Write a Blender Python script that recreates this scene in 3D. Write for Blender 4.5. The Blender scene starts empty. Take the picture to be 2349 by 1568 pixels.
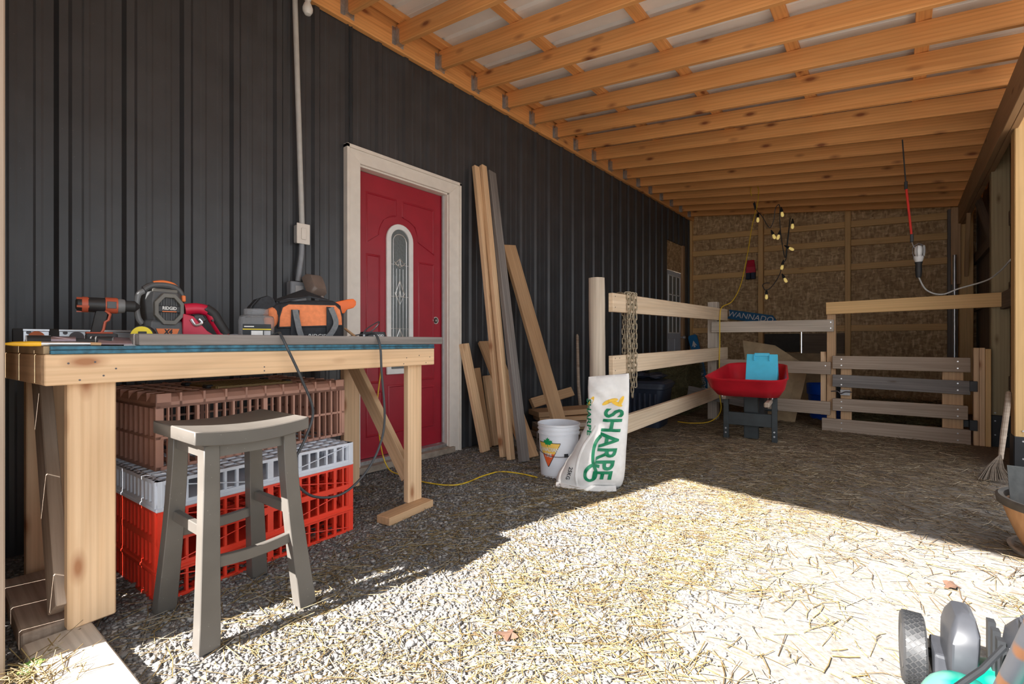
import bpy, bmesh, math, random
import numpy as np
from mathutils import Vector, Matrix, Euler

random.seed(7)
scene = bpy.context.scene
col = scene.collection
R = math.radians

# ------------------------------------------------------------------ camera
cd = bpy.data.cameras.new('camera'); cam = bpy.data.objects.new('camera', cd); col.objects.link(cam)
cd.sensor_width = 36.0; cd.lens = 36.0 * 1085.0 / 2349.0; cd.clip_start = 0.02; cd.clip_end = 200
cam.location = (2.88, 0.0, 0.90); cam.rotation_euler = (R(90), 0, R(39.503))
scene.camera = cam

# ------------------------------------------------------------------ world, sun, exposure
W = bpy.data.worlds.new('World'); scene.world = W; W.use_nodes = True
wn = W.node_tree; wn.nodes.clear()
wo = wn.nodes.new('ShaderNodeOutputWorld'); wb = wn.nodes.new('ShaderNodeBackground')
wb.inputs['Color'].default_value = (0.86, 0.93, 1.0, 1); wb.inputs['Strength'].default_value = 1.6
wn.links.new(wb.outputs[0], wo.inputs[0])
sl = bpy.data.lights.new('sun_offscreen', 'SUN'); so = bpy.data.objects.new('sun_offscreen', sl); col.objects.link(so)
el = R(36.0); hx, hy = 0.215, 0.976
so.rotation_euler = Vector((hx * math.cos(el), hy * math.cos(el), -math.sin(el))).to_track_quat('-Z', 'Y').to_euler()
so.location = (2, -6, 8)
sl.energy = 23.0; sl.color = (1.0, 0.965, 0.92); sl.angle = R(0.53)
scene.view_settings.view_transform = 'Standard'; scene.view_settings.look = 'None'
scene.view_settings.gamma = 1.0; scene.view_settings.use_curve_mapping = False
scene.view_settings.exposure = 0.45

# ------------------------------------------------------------------ materials
MATS = {}
def newmat(name):
    m = bpy.data.materials.new(name); m.use_nodes = True
    nt = m.node_tree; nt.nodes.clear()
    out = nt.nodes.new('ShaderNodeOutputMaterial'); b = nt.nodes.new('ShaderNodeBsdfPrincipled')
    nt.links.new(b.outputs[0], out.inputs[0])
    MATS[name] = m
    return m, nt, b
def N(nt, t, **kw):
    n = nt.nodes.new('ShaderNode' + t)
    for k, v in kw.items():
        if k in n.inputs: n.inputs[k].default_value = v
        else: setattr(n, k, v)
    return n
def ramp(nt, fac, stops):
    r = nt.nodes.new('ShaderNodeValToRGB'); e = r.color_ramp.elements
    while len(e) < len(stops): e.new(0.5)
    for i, (p, c) in enumerate(stops):
        e[i].position = p; e[i].color = (*c, 1) if len(c) == 3 else c
    nt.links.new(fac, r.inputs[0]); return r.outputs[0]
def mix(nt, fac, a, b, mode='MIX'):
    m = nt.nodes.new('ShaderNodeMix'); m.data_type = 'RGBA'; m.blend_type = mode
    for s, v in ((m.inputs[0], fac), (m.inputs[6], a), (m.inputs[7], b)):
        if hasattr(v, 'links'): nt.links.new(v, s)
        elif isinstance(v, (int, float)): s.default_value = v
        else: s.default_value = (*v, 1)
    return m.outputs[2]
def bump(nt, b, h, strength=0.3, dist=0.002):
    n = nt.nodes.new('ShaderNodeBump'); n.inputs['Strength'].default_value = strength; n.inputs['Distance'].default_value = dist
    nt.links.new(h, n.inputs['Height']); nt.links.new(n.outputs[0], b.inputs['Normal'])
def objcoord(nt, scale, rnd=True):
    tc = nt.nodes.new('ShaderNodeTexCoord'); mp = nt.nodes.new('ShaderNodeMapping'); mp.inputs['Scale'].default_value = scale
    if rnd:
        oi = nt.nodes.new('ShaderNodeObjectInfo'); vm = nt.nodes.new('ShaderNodeVectorMath'); vm.operation = 'SCALE'
        vm.inputs[0].default_value = (13.7, 7.3, 9.1); nt.links.new(oi.outputs['Random'], vm.inputs['Scale'])
        ad = nt.nodes.new('ShaderNodeVectorMath'); ad.operation = 'ADD'
        nt.links.new(tc.outputs['Object'], ad.inputs[0]); nt.links.new(vm.outputs[0], ad.inputs[1])
        nt.links.new(ad.outputs[0], mp.inputs['Vector'])
    else: nt.links.new(tc.outputs['Object'], mp.inputs['Vector'])
    return mp.outputs[0]
def wood(name, light, dark, knot, rough=0.6, knots=0.11, kscale=(2.2, 0.3, 6.5), tone=0.25, axis=0):
    """board wood: grain runs along the piece's local X (axis 0) or Z (axis 2)"""
    m, nt, b = newmat(name)
    def ax(s): return s if axis == 0 else (s[2], s[1], s[0])
    g = N(nt, 'TexNoise', Scale=1.0, Detail=6.0, Roughness=0.6, Distortion=0.3); nt.links.new(objcoord(nt, ax((1.3, 38, 38))), g.inputs['Vector'])
    g2 = N(nt, 'TexNoise', Scale=1.0, Detail=3.0, Distortion=1.2); nt.links.new(objcoord(nt, ax((0.9, 9, 9))), g2.inputs['Vector'])
    c = ramp(nt, g.outputs[0], [(0.34, dark), (0.62, light)])
    c2 = ramp(nt, g2.outputs[0], [(0.35, tuple(x * (1 - tone) for x in light)), (0.6, light)])
    c = mix(nt, 0.5, c, c2)
    wv_ = N(nt, 'TexWave', Scale=1.0, Distortion=7.0, Detail=2.0); wv_.inputs['Detail Scale'].default_value = 0.7; wv_.bands_direction = 'Z' if axis == 0 else 'X'
    nt.links.new(objcoord(nt, ax((0.55, 2.0, 13))), wv_.inputs['Vector'])
    c = mix(nt, ramp(nt, wv_.outputs['Fac'], [(0.55, (0, 0, 0)), (0.95, (0.24, 0.24, 0.24))]), c, tuple(x * 0.72 for x in dark))
    if knots:
        vn = N(nt, 'TexVoronoi', Scale=1.0); vn.feature = 'F1'; nt.links.new(objcoord(nt, ax(kscale)), vn.inputs['Vector'])
        k = ramp(nt, vn.outputs['Distance'], [(knots * 0.55, (1, 1, 1)), (knots, (0.45, 0.45, 0.45)), (knots * 1.7, (0, 0, 0))])
        c = mix(nt, k, c, knot)
    nt.links.new(c, b.inputs['Base Color']); b.inputs['Roughness'].default_value = rough
    bump(nt, b, g.outputs[0], 0.25, 0.002)
    return m
def plain(name, c, rough=0.5, metal=0.0, var=0.12, scale=18, bmp=0.0, spec=None, coat=0.0):
    m, nt, b = newmat(name)
    n = N(nt, 'TexNoise', Scale=scale, Detail=4.0); nt.links.new(objcoord(nt, (1, 1, 1)), n.inputs['Vector'])
    cc = ramp(nt, n.outputs[0], [(0.3, tuple(x * (1 - var) for x in c)), (0.7, tuple(min(1, x * (1 + var)) for x in c))])
    nt.links.new(cc, b.inputs['Base Color']); b.inputs['Roughness'].default_value = rough; b.inputs['Metallic'].default_value = metal
    if spec is not None: b.inputs['Specular IOR Level'].default_value = spec
    if coat: b.inputs['Coat Weight'].default_value = coat
    if bmp: bump(nt, b, n.outputs[0], bmp, 0.003)
    return m
def speckle(name, c, spot, rough, thr=0.09, scale=40, amount=0.6, metal=0.0, var=0.15):
    """painted surface with small pale specks and scuffs"""
    m, nt, b = newmat(name)
    n = N(nt, 'TexNoise', Scale=6.0, Detail=5.0); nt.links.new(objcoord(nt, (1, 1, 1)), n.inputs['Vector'])
    cc = ramp(nt, n.outputs[0], [(0.3, tuple(x * (1 - var) for x in c)), (0.7, tuple(min(1, x * (1 + var)) for x in c))])
    v = N(nt, 'TexVoronoi', Scale=scale); nt.links.new(objcoord(nt, (1, 1, 1)), v.inputs['Vector'])
    k = ramp(nt, v.outputs['Distance'], [(thr * 0.6, (amount,) * 3), (thr, (0, 0, 0))])
    nt.links.new(mix(nt, k, cc, spot), b.inputs['Base Color'])
    b.inputs['Roughness'].default_value = rough; b.inputs['Metallic'].default_value = metal
    return m

wood('rafter_wood', (0.90, 0.44, 0.155), (0.72, 0.285, 0.075), (0.28, 0.09, 0.03), rough=0.6, knots=0.13, kscale=(3.2, 0.3, 8.0))
wood('new_pine', (0.82, 0.57, 0.35), (0.64, 0.39, 0.20), (0.36, 0.16, 0.07), rough=0.6, knots=0.13, kscale=(3.4, 0.3, 9.0))
wood('fence_pine', (0.84, 0.66, 0.47), (0.70, 0.49, 0.30), (0.46, 0.26, 0.12), rough=0.65, knots=0.08)
wood('brown_lumber', (0.60, 0.38, 0.21), (0.48, 0.28, 0.14), (0.26, 0.12, 0.05), rough=0.65, knots=0.09)
wood('grey_wood', (0.27, 0.245, 0.23), (0.11, 0.096, 0.09), (0.14, 0.11, 0.09), rough=0.8, knots=0.07)
wood('grey_brown_wood', (0.46, 0.36, 0.28), (0.25, 0.18, 0.13), (0.17, 0.11, 0.07), rough=0.8, knots=0.08)
wood('pale_grey_wood', (0.62, 0.54, 0.45), (0.38, 0.31, 0.25), (0.25, 0.18, 0.13), rough=0.8, knots=0.08)
wood('dark_boards', (0.20, 0.15, 0.11), (0.10, 0.075, 0.055), (0.05, 0.03, 0.02), rough=0.85, knots=0.05)
wood('treated_post', (0.42, 0.34, 0.20), (0.32, 0.25, 0.14), (0.17, 0.11, 0.05), rough=0.75, knots=0.08)
wood('post_pine', (0.78, 0.50, 0.22), (0.68, 0.40, 0.15), (0.40, 0.19, 0.07), rough=0.6, knots=0.07)
wood('beam_wood', (0.45, 0.28, 0.15), (0.34, 0.20, 0.10), (0.18, 0.09, 0.04), rough=0.7, knots=0.08)
wood('barrel_wood', (0.62, 0.33, 0.15), (0.52, 0.25, 0.10), (0.3, 0.13, 0.05), rough=0.55, knots=0.0, axis=2)
wood('log_wood', (0.60, 0.51, 0.41), (0.42, 0.34, 0.26), (0.28, 0.2, 0.13), rough=0.8, knots=0.08, axis=2, kscale=(2.6, 6.0, 6.0))

speckle('siding_black', (0.044, 0.047, 0.053), (0.22, 0.21, 0.19), 0.38, thr=0.05, scale=26, amount=0.35)
plain('siding_core', (0.02, 0.02, 0.022), 0.8)
plain('roof_white', (0.90, 0.89, 0.87), 0.45, var=0.05, scale=5)
plain('galvanised', (0.55, 0.56, 0.57), 0.38, metal=0.85, var=0.2, scale=40)
plain('steel', (0.62, 0.63, 0.65), 0.3, metal=0.9, var=0.1)
plain('door_red', (0.33, 0.012, 0.028), 0.4, var=0.08, scale=8)
plain('trim_white', (0.76, 0.71, 0.65), 0.5, var=0.05, scale=14)
plain('white_paint', (0.78, 0.78, 0.78), 0.45, var=0.05)
plain('door_grey', (0.52, 0.56, 0.62), 0.45, var=0.05)
plain('sill_wood', (0.30, 0.25, 0.2), 0.8, var=0.25)
plain('conduit_grey', (0.50, 0.50, 0.49), 0.5, var=0.08)
plain('conduit_dark', (0.27, 0.29, 0.32), 0.5, var=0.1)
plain('smoke_plastic', (0.21, 0.16, 0.135), 0.35, var=0.1)
plain('came', (0.75, 0.75, 0.74), 0.3, metal=0.6)
plain('black_plastic', (0.02, 0.021, 0.024), 0.42, var=0.2)
plain('black_rubber', (0.025, 0.025, 0.026), 0.6, var=0.25)
plain('dark_grey_plastic', (0.075, 0.078, 0.082), 0.45, var=0.15)
plain('mid_grey_plastic', (0.17, 0.175, 0.18), 0.45, var=0.12)
plain('olive_grey_plastic', (0.13, 0.125, 0.11), 0.4, var=0.12)
plain('light_grey', (0.45, 0.45, 0.46), 0.5, var=0.1)
plain('orange_plastic', (0.80, 0.20, 0.05), 0.45, var=0.08)
plain('drill_orange', (0.50, 0.10, 0.05), 0.45, var=0.1)
plain('bright_orange', (0.88, 0.16, 0.02), 0.42, var=0.06)
plain('orange_fabric', (0.80, 0.25, 0.10), 0.8, var=0.1, scale=60, bmp=0.2)
plain('black_fabric', (0.025, 0.028, 0.034), 0.8, var=0.25, scale=60, bmp=0.25)
plain('grey_strap', (0.16, 0.17, 0.18), 0.75, var=0.15, scale=80, bmp=0.2)
plain('tool_red', (0.52, 0.01, 0.045), 0.4, var=0.15, scale=10)
plain('yellow_plastic', (0.85, 0.66, 0.02), 0.45, var=0.06)
plain('yellow_cord', (0.78, 0.52, 0.03), 0.5, var=0.1)
plain('amber_yellow', (0.90, 0.50, 0.02), 0.35, var=0.1)
plain('dark_metal', (0.10, 0.09, 0.095), 0.35, metal=0.5, var=0.2)
plain('purple_metal', (0.27, 0.2, 0.22), 0.3, metal=0.6, var=0.2)
plain('paper', (0.72, 0.76, 0.84), 0.8, var=0.06)
plain('cord_black', (0.045, 0.05, 0.056), 0.45, var=0.2)
plain('brown_crate', (0.46, 0.24, 0.175), 0.5, var=0.12, scale=6)
plain('yellow_crate', (0.30, 0.19, 0.06), 0.5, var=0.15, scale=6)
plain('white_crate', (0.62, 0.66, 0.74), 0.5, var=0.06)
plain('red_crate', (0.80, 0.050, 0.022), 0.42, var=0.12, scale=6)
speckle('stool_paint', (0.105, 0.095, 0.084), (0.4, 0.38, 0.34), 0.36, thr=0.07, scale=55, amount=0.5)
plain('bucket_white', (0.76, 0.78, 0.83), 0.38, var=0.03)
plain('logo_yellow', (0.88, 0.55, 0.10), 0.5, var=0.06)
plain('logo_red', (0.80, 0.12, 0.03), 0.5, var=0.08)
plain('logo_green', (0.0, 0.28, 0.09), 0.5, var=0.06)
plain('sack_white', (0.74, 0.72, 0.70), 0.55, var=0.05, scale=30, bmp=0.15)
plain('print_green', (0.0, 0.21, 0.09), 0.5, var=0.05)
plain('print_yellow', (0.85, 0.52, 0.05), 0.55, var=0.05)
plain('print_dark', (0.02, 0.025, 0.03), 0.6)
plain('print_white', (0.82, 0.82, 0.80), 0.6)
plain('rust_chain', (0.36, 0.30, 0.21), 0.45, metal=0.45, var=0.3, scale=50)
plain('tote_blue', (0.022, 0.030, 0.05), 0.45, var=0.15)
plain('sign_blue', (0.01, 0.13, 0.30), 0.55, var=0.1)
plain('bag_blue', (0.01, 0.17, 0.42), 0.5, var=0.1)
plain('bag_navy', (0.012, 0.022, 0.055), 0.5, var=0.1)
plain('barrow_red', (0.62, 0.014, 0.03), 0.35, var=0.12, scale=7)
plain('barrow_frame', (0.028, 0.034, 0.036), 0.5, var=0.2)
plain('cyan_plastic', (0.06, 0.50, 0.72), 0.45, var=0.05)
plain('bright_blue', (0.0, 0.07, 0.50), 0.45, var=0.1)
plain('strap_red', (0.75, 0.04, 0.025), 0.6, var=0.1)
plain('mat_grey', (0.085, 0.088, 0.085), 0.75, var=0.2, scale=30)
plain('planter_rim', (0.085, 0.07, 0.055), 0.6, var=0.2)
plain('mower_grey', (0.034, 0.036, 0.042), 0.42, var=0.12)
plain('mower_dark', (0.014, 0.015, 0.017), 0.5, var=0.15)
speckle('mower_teal', (0.0, 0.20, 0.15), (0.20, 0.34, 0.30), 0.4, thr=0.45, scale=9, amount=0.5)
speckle('rusty_tube', (0.10, 0.11, 0.135), (0.26, 0.11, 0.045), 0.45, thr=0.30, scale=13, amount=0.9, metal=0.4)
plain('blue_paint', (0.028, 0.125, 0.19), 0.6, var=0.45, scale=40)
plain('plywood', (0.40, 0.29, 0.17), 0.7, var=0.15, scale=12)
plain('dark_panel', (0.035, 0.032, 0.026), 0.7, var=0.2)
plain('leaf_brown', (0.11, 0.058, 0.036), 0.8, var=0.2)
plain('leaf_green', (0.14, 0.26, 0.05), 0.5, var=0.2)
plain('frosted_bulb', (0.80, 0.80, 0.79), 0.25, var=0.03)

def glass(name, c, rough=0.02, trans=1.0, ior=1.3):
    m, nt, b = newmat(name); b.inputs['Base Color'].default_value = (*c, 1); b.inputs['Roughness'].default_value = rough
    b.inputs['Transmission Weight'].default_value = trans; b.inputs['IOR'].default_value = ior
    return m
glass('jar_plastic', (0.93, 0.94, 0.96), 0.08, 0.92, 1.12)
glass('clear_film', (0.85, 0.85, 0.85), 0.25, 0.85, 1.05)
# textured privacy glass of the door
m, nt, b = newmat('textured_glass'); n = N(nt, 'TexNoise', Scale=70.0, Detail=3.0); nt.links.new(objcoord(nt, (1, 1, 1)), n.inputs['Vector'])
n2 = N(nt, 'TexNoise', Scale=3.0, Detail=2.0); nt.links.new(objcoord(nt, (1, 1, 1)), n2.inputs['Vector'])
nt.links.new(ramp(nt, n2.outputs[0], [(0.35, (0.13, 0.15, 0.155)), (0.65, (0.145, 0.165, 0.17))]), b.inputs['Base Color'])
b.inputs['Roughness'].default_value = 0.12; bump(nt, b, n.outputs[0], 0.5, 0.003)
# lit filament bulb
m, nt, b = newmat('warm_bulb'); b.inputs['Base Color'].default_value = (0.9, 0.75, 0.3, 1); b.inputs['Roughness'].default_value = 0.1
b.inputs['Emission Color'].default_value = (1.0, 0.72, 0.22, 1); b.inputs['Emission Strength'].default_value = 0.3
# OSB
m, nt, b = newmat('osb')
v1 = N(nt, 'TexVoronoi', Scale=1.0); v1.feature = 'F1'
wv = N(nt, 'TexNoise', Scale=2.0, Detail=2.0); nt.links.new(objcoord(nt, (1, 1, 1)), wv.inputs['Vector'])
mm = nt.nodes.new('ShaderNodeVectorMath'); mm.operation = 'MULTIPLY_ADD'; mm.inputs[1].default_value = (1.6, 1.6, 1.6)
nt.links.new(wv.outputs['Color'], mm.inputs[0]); nt.links.new(objcoord(nt, (52, 52, 15)), mm.inputs[2]); nt.links.new(mm.outputs[0], v1.inputs['Vector'])
v2 = N(nt, 'TexVoronoi', Scale=1.0)
m2 = nt.nodes.new('ShaderNodeVectorMath'); m2.operation = 'MULTIPLY_ADD'; m2.inputs[1].default_value = (3, 3, 3)
nt.links.new(wv.outputs['Color'], m2.inputs[0]); nt.links.new(objcoord(nt, (19, 19, 44)), m2.inputs[2]); nt.links.new(m2.outputs[0], v2.inputs['Vector'])
sp = nt.nodes.new('ShaderNodeSeparateColor'); nt.links.new(v1.outputs['Color'], sp.inputs[0])
sp2 = nt.nodes.new('ShaderNodeSeparateColor'); nt.links.new(v2.outputs['Color'], sp2.inputs[0])
ca = ramp(nt, sp.outputs[0], [(0.0, (0.26, 0.155, 0.075)), (0.5, (0.47, 0.31, 0.16)), (0.86, (0.58, 0.40, 0.215)), (1.0, (0.80, 0.60, 0.36))])
cb = ramp(nt, sp2.outputs[0], [(0.0, (0.28, 0.17, 0.08)), (0.6, (0.50, 0.33, 0.17)), (1.0, (0.78, 0.58, 0.34))])
nt.links.new(mix(nt, 0.45, ca, cb), b.inputs['Base Color']); b.inputs['Roughness'].default_value = 0.7
# ground soil: pale packed sand in the yard, grey gravel dirt by the bench, brown bedding soil inside
m, nt, b = newmat('soil')
oc = objcoord(nt, (1, 1, 1), False); sx = nt.nodes.new('ShaderNodeSeparateXYZ'); nt.links.new(oc, sx.inputs[0])
nb = N(nt, 'TexNoise', Scale=1.3, Detail=5.0); nt.links.new(oc, nb.inputs['Vector'])
nf = N(nt, 'TexNoise', Scale=60.0, Detail=6.0); nt.links.new(oc, nf.inputs['Vector'])
sand = ramp(nt, nf.outputs[0], [(0.3, (0.12, 0.106, 0.092)), (0.62, (0.21, 0.192, 0.170))])
grav = ramp(nt, nf.outputs[0], [(0.3, (0.085, 0.075, 0.068)), (0.65, (0.20, 0.18, 0.165))])
bed = ramp(nt, nf.outputs[0], [(0.3, (0.10, 0.07, 0.047)), (0.65, (0.24, 0.175, 0.12))])
def mathn(op, a, bb=None, clamp=False):
    n = nt.nodes.new('ShaderNodeMath'); n.operation = op; n.use_clamp = clamp
    for i, v in enumerate((a, bb)):
        if v is None: continue
        if hasattr(v, 'links'): nt.links.new(v, n.inputs[i])
        else: n.inputs[i].default_value = v
    return n.outputs[0]
wob = mathn('MULTIPLY', mathn('SUBTRACT', nb.outputs[0], 0.5), 1.6)
fx = mathn('ADD', mathn('MULTIPLY', mathn('SUBTRACT', mathn('ADD', sx.outputs[0], wob), 1.75), 1.3), 0.5, True)
fy = mathn('ADD', mathn('MULTIPLY', mathn('SUBTRACT', mathn('ADD', sx.outputs[1], wob), 3.9), 0.4), 0.5, True)
nt.links.new(mix(nt, fy, mix(nt, fx, grav, sand), bed), b.inputs['Base Color']); b.inputs['Roughness'].default_value = 0.95
bump(nt, b, nf.outputs[0], 0.6, 0.008)
def island(name, stops, rough):
    m, nt, b = newmat(name); g = nt.nodes.new('ShaderNodeNewGeometry')
    nt.links.new(ramp(nt, g.outputs['Random Per Island'], stops), b.inputs['Base Color']); b.inputs['Roughness'].default_value = rough
island('gravel_stone', [(0.0, (0.10, 0.096, 0.094)), (0.45, (0.175, 0.168, 0.162)), (0.85, (0.26, 0.245, 0.23)), (1.0, (0.42, 0.40, 0.375))], 0.85)
island('straw_gold', [(0.0, (0.09, 0.055, 0.022)), (0.35, (0.20, 0.135, 0.048)), (0.75, (0.28, 0.21, 0.10)), (1.0, (0.40, 0.36, 0.29))], 0.55)
island('straw_brown', [(0.0, (0.09, 0.06, 0.034)), (0.6, (0.21, 0.145, 0.082)), (0.88, (0.33, 0.24, 0.14)), (1.0, (0.55, 0.45, 0.32))], 0.7)
island('hay_green', [(0.0, (0.06, 0.055, 0.025)), (0.6, (0.15, 0.13, 0.06)), (1.0, (0.30, 0.26, 0.14))], 0.8)
M_ = MATS

# ------------------------------------------------------------------ builders
def link(o, parent=None, M=None):
    col.objects.link(o)
    if parent is not None: o.parent = parent
    if M is not None: o.matrix_basis = M
    return o
def thing(name, label, cat, loc=(0, 0, 0), rz=0.0, group=None, M=None):
    o = bpy.data.objects.new(name, None); o.empty_display_size = 0.05
    link(o, None, M if M is not None else Matrix.Translation(loc) @ Matrix.Rotation(rz, 4, 'Z'))
    return tag(o, label, cat, group)
def tag(o, label, cat, group=None):
    o['label'] = label; o['category'] = cat
    if group: o['group'] = group
    return o
def structure(name):
    o = bpy.data.objects.new(name, None); o.empty_display_size = 0.1; link(o); o['kind'] = 'structure'; return o
def T(x, y, z): return Matrix.Translation((x, y, z))
def RX(a): return Matrix.Rotation(R(a), 4, 'X')
def RY(a): return Matrix.Rotation(R(a), 4, 'Y')
def RZ(a): return Matrix.Rotation(R(a), 4, 'Z')
def catmull(pts, k=6, closed=False):
    P = [Vector(p) for p in pts]; n = len(P); out = []
    for i in range(n if closed else n - 1):
        if closed: a, b_, c, d = P[i - 1], P[i], P[(i + 1) % n], P[(i + 2) % n]
        else: a, b_, c, d = P[max(i - 1, 0)], P[i], P[i + 1], P[min(i + 2, n - 1)]
        for j in range(k):
            t = j / k
            out.append(0.5 * ((2 * b_) + (c - a) * t + (2 * a - 5 * b_ + 4 * c - d) * t * t + (3 * b_ - a - 3 * c + d) * t ** 3))
    if not closed: out.append(P[-1])
    return out
class MB:
    def __init__(s): s.v = []; s.f = []
    def add(s, vs, fs, M=None):
        o = len(s.v)
        s.v += [tuple(M @ Vector(p)) if M is not None else tuple(p) for p in vs]
        s.f += [tuple(i + o for i in q) for q in fs]; return s
    def box(s, a, b, M=None):
        (x0, y0, z0), (x1, y1, z1) = a, b
        return s.add([(x0, y0, z0), (x1, y0, z0), (x1, y1, z0), (x0, y1, z0), (x0, y0, z1), (x1, y0, z1), (x1, y1, z1), (x0, y1, z1)],
                     [(0, 3, 2, 1), (4, 5, 6, 7), (0, 1, 5, 4), (1, 2, 6, 5), (2, 3, 7, 6), (3, 0, 4, 7)], M)
    def bar(s, p0, p1, w, t, up=(0, 0, 1)):
        return s.add(*boxdata((Vector(p1) - Vector(p0)).length, t, w), frame(p0, p1, up))
    def loft(s, rings, cap=True, closed=True, M=None):
        n = len(rings[0]); vs = [p for r in rings for p in r]; fs = []
        for i in range(len(rings) - 1):
            for j in range(n if closed else n - 1):
                a = i * n + j; b_ = i * n + (j + 1) % n
                fs.append((a, b_, b_ + n, a + n))
        if cap:
            fs.append(tuple(range(n))[::-1]); fs.append(tuple(range((len(rings) - 1) * n, len(rings) * n)))
        return s.add(vs, fs, M)
    def cyl(s, p0, p1, r0, r1=None, n=16, cap=True):
        r1 = r0 if r1 is None else r1; p0, p1 = Vector(p0), Vector(p1); d = (p1 - p0).normalized()
        a = d.orthogonal().normalized(); b_ = d.cross(a)
        mk = lambda p, r: [p + (a * math.cos(2 * math.pi * i / n) + b_ * math.sin(2 * math.pi * i / n)) * r for i in range(n)]
        return s.loft([mk(p0, r0), mk(p1, r1)], cap)
    def tube(s, pts, r, n=8, closed=False):
        P = [Vector(p) for p in pts]; rings = []; up = None; m = len(P)
        for i, p in enumerate(P):
            if closed: d = (P[(i + 1) % m] - P[i - 1]).normalized()
            else: d = (P[min(i + 1, m - 1)] - P[max(i - 1, 0)]).normalized()
            a = d.orthogonal().normalized() if up is None else (up - d * up.dot(d)).normalized()
            up = a; b_ = d.cross(a); rr = r[i] if isinstance(r, (list, tuple)) else r
            rings.append([p + (a * math.cos(2 * math.pi * k / n) + b_ * math.sin(2 * math.pi * k / n)) * rr for k in range(n)])
        if closed: rings.append(rings[0])
        return s.loft(rings, not closed)
    def lathe(s, prof, n=24, M=None, cap=True):
        return s.loft([[(r * math.cos(2 * math.pi * k / n), r * math.sin(2 * math.pi * k / n), z) for k in range(n)] for r, z in prof], cap, True, M)
    def prism(s, poly, z0, z1, M=None):
        return s.loft([[(x, y, z0) for x, y in poly], [(x, y, z1) for x, y in poly]], True, True, M)
    def ball(s, c, r, n=12, m=8, M=None):
        if not isinstance(r, (tuple, list)): r = (r, r, r)
        rings = []
        for i in range(m + 1):
            a = math.pi * (0.02 + 0.96 * i / m) - math.pi / 2
            rings.append([(c[0] + r[0] * math.cos(a) * math.cos(2 * math.pi * k / n), c[1] + r[1] * math.cos(a) * math.sin(2 * math.pi * k / n), c[2] + r[2] * math.sin(a)) for k in range(n)])
        return s.loft(rings, True, True, M)
    def mesh(s, name, smooth=False, bevel=0.0, seg=1, angle=35):
        me = bpy.data.meshes.new(name); me.from_pydata(s.v, [], s.f)
        bm = bmesh.new(); bm.from_mesh(me); bmesh.ops.recalc_face_normals(bm, faces=bm.faces)
        if bevel:
            es = [e for e in bm.edges if len(e.link_faces) == 2 and e.calc_face_angle(0) > R(30)]
            bmesh.ops.bevel(bm, geom=es, offset=bevel, segments=seg, affect='EDGES', profile=0.6, clamp_overlap=True)
        bm.to_mesh(me); bm.free()
        if smooth:
            for p in me.polygons: p.use_smooth = True
            me.set_sharp_from_angle(angle=R(angle))
        me.update(); return me
    def build(s, name, mat, parent=None, M=None, smooth=False, bevel=0.0, seg=1, angle=35):
        me = s.mesh(name, smooth, bevel, seg, angle); me.materials.append(M_[mat])
        return link(bpy.data.objects.new(name, me), parent, M)
def boxdata(L, t, w):
    x, y, z = L / 2, t / 2, w / 2
    return ([(-x, -y, -z), (x, -y, -z), (x, y, -z), (-x, y, -z), (-x, -y, z), (x, -y, z), (x, y, z), (-x, y, z)],
            [(0, 3, 2, 1), (4, 5, 6, 7), (0, 1, 5, 4), (1, 2, 6, 5), (2, 3, 7, 6), (3, 0, 4, 7)])
def frame(p0, p1, up=(0, 0, 1)):
    p0, p1 = Vector(p0), Vector(p1); x = (p1 - p0).normalized(); u = Vector(up)
    z = (u - x * u.dot(x)).normalized(); y = z.cross(x)
    m = Matrix((x, y, z)).transposed().to_4x4(); m.translation = (p0 + p1) / 2; return m
BOARDS = {}
def board(name, p0, p1, w, t, mat, parent=None, up=(0, 0, 1), ch=0.003):
    """sawn board from p0 to p1 (centre line), w wide along 'up', t thick; local X runs along it"""
    L = round((Vector(p1) - Vector(p0)).length, 3); key = (L, w, t, mat, ch)
    if key not in BOARDS:
        b = MB(); b.add(*boxdata(L, t, w)); me = b.mesh(name, bevel=ch); me.materials.append(M_[mat]); BOARDS[key] = me
    return link(bpy.data.objects.new(name, BOARDS[key]), parent, frame(p0, p1, up))
def text(name, s, size, mat, parent=None, M=None, depth=0.0006, shear=0.0, fn=None, bold=0.0, space=1.0, align='CENTER'):
    cu = bpy.data.curves.new(name, 'FONT'); cu.body = s; cu.size = size; cu.align_x = align; cu.align_y = 'CENTER'
    cu.extrude = depth; cu.shear = shear; cu.offset = bold; cu.space_character = space; cu.resolution_u = 3
    tmp = bpy.data.objects.new(name, cu); col.objects.link(tmp)
    dg = bpy.context.evaluated_depsgraph_get(); me = bpy.data.meshes.new_from_object(tmp.evaluated_get(dg))
    bpy.data.objects.remove(tmp); bpy.data.curves.remove(cu)
    me.materials.clear(); me.materials.append(M_[mat]); me.name = name
    if fn:
        if len(me.vertices):
            bm = bmesh.new(); bm.from_mesh(me); bmesh.ops.triangulate(bm, faces=bm.faces)
            bmesh.ops.subdivide_edges(bm, edges=[e for e in bm.edges if e.calc_length() > size * 0.12], cuts=3); bm.to_mesh(me); bm.free()
        for v in me.vertices: v.co = fn(*v.co)
    me.update(); return link(bpy.data.objects.new(name, me), parent, M)
def copyobj(o, parent, M, name=None):
    c = o.copy(); 
    if name: c.name = name
    col.objects.link(c); c.parent = parent; c.matrix_basis = M; return c
# ================================================================== SETTING
def roofz(x): return 3.065 - 0.13 * x            # underside of the rafters
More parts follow.
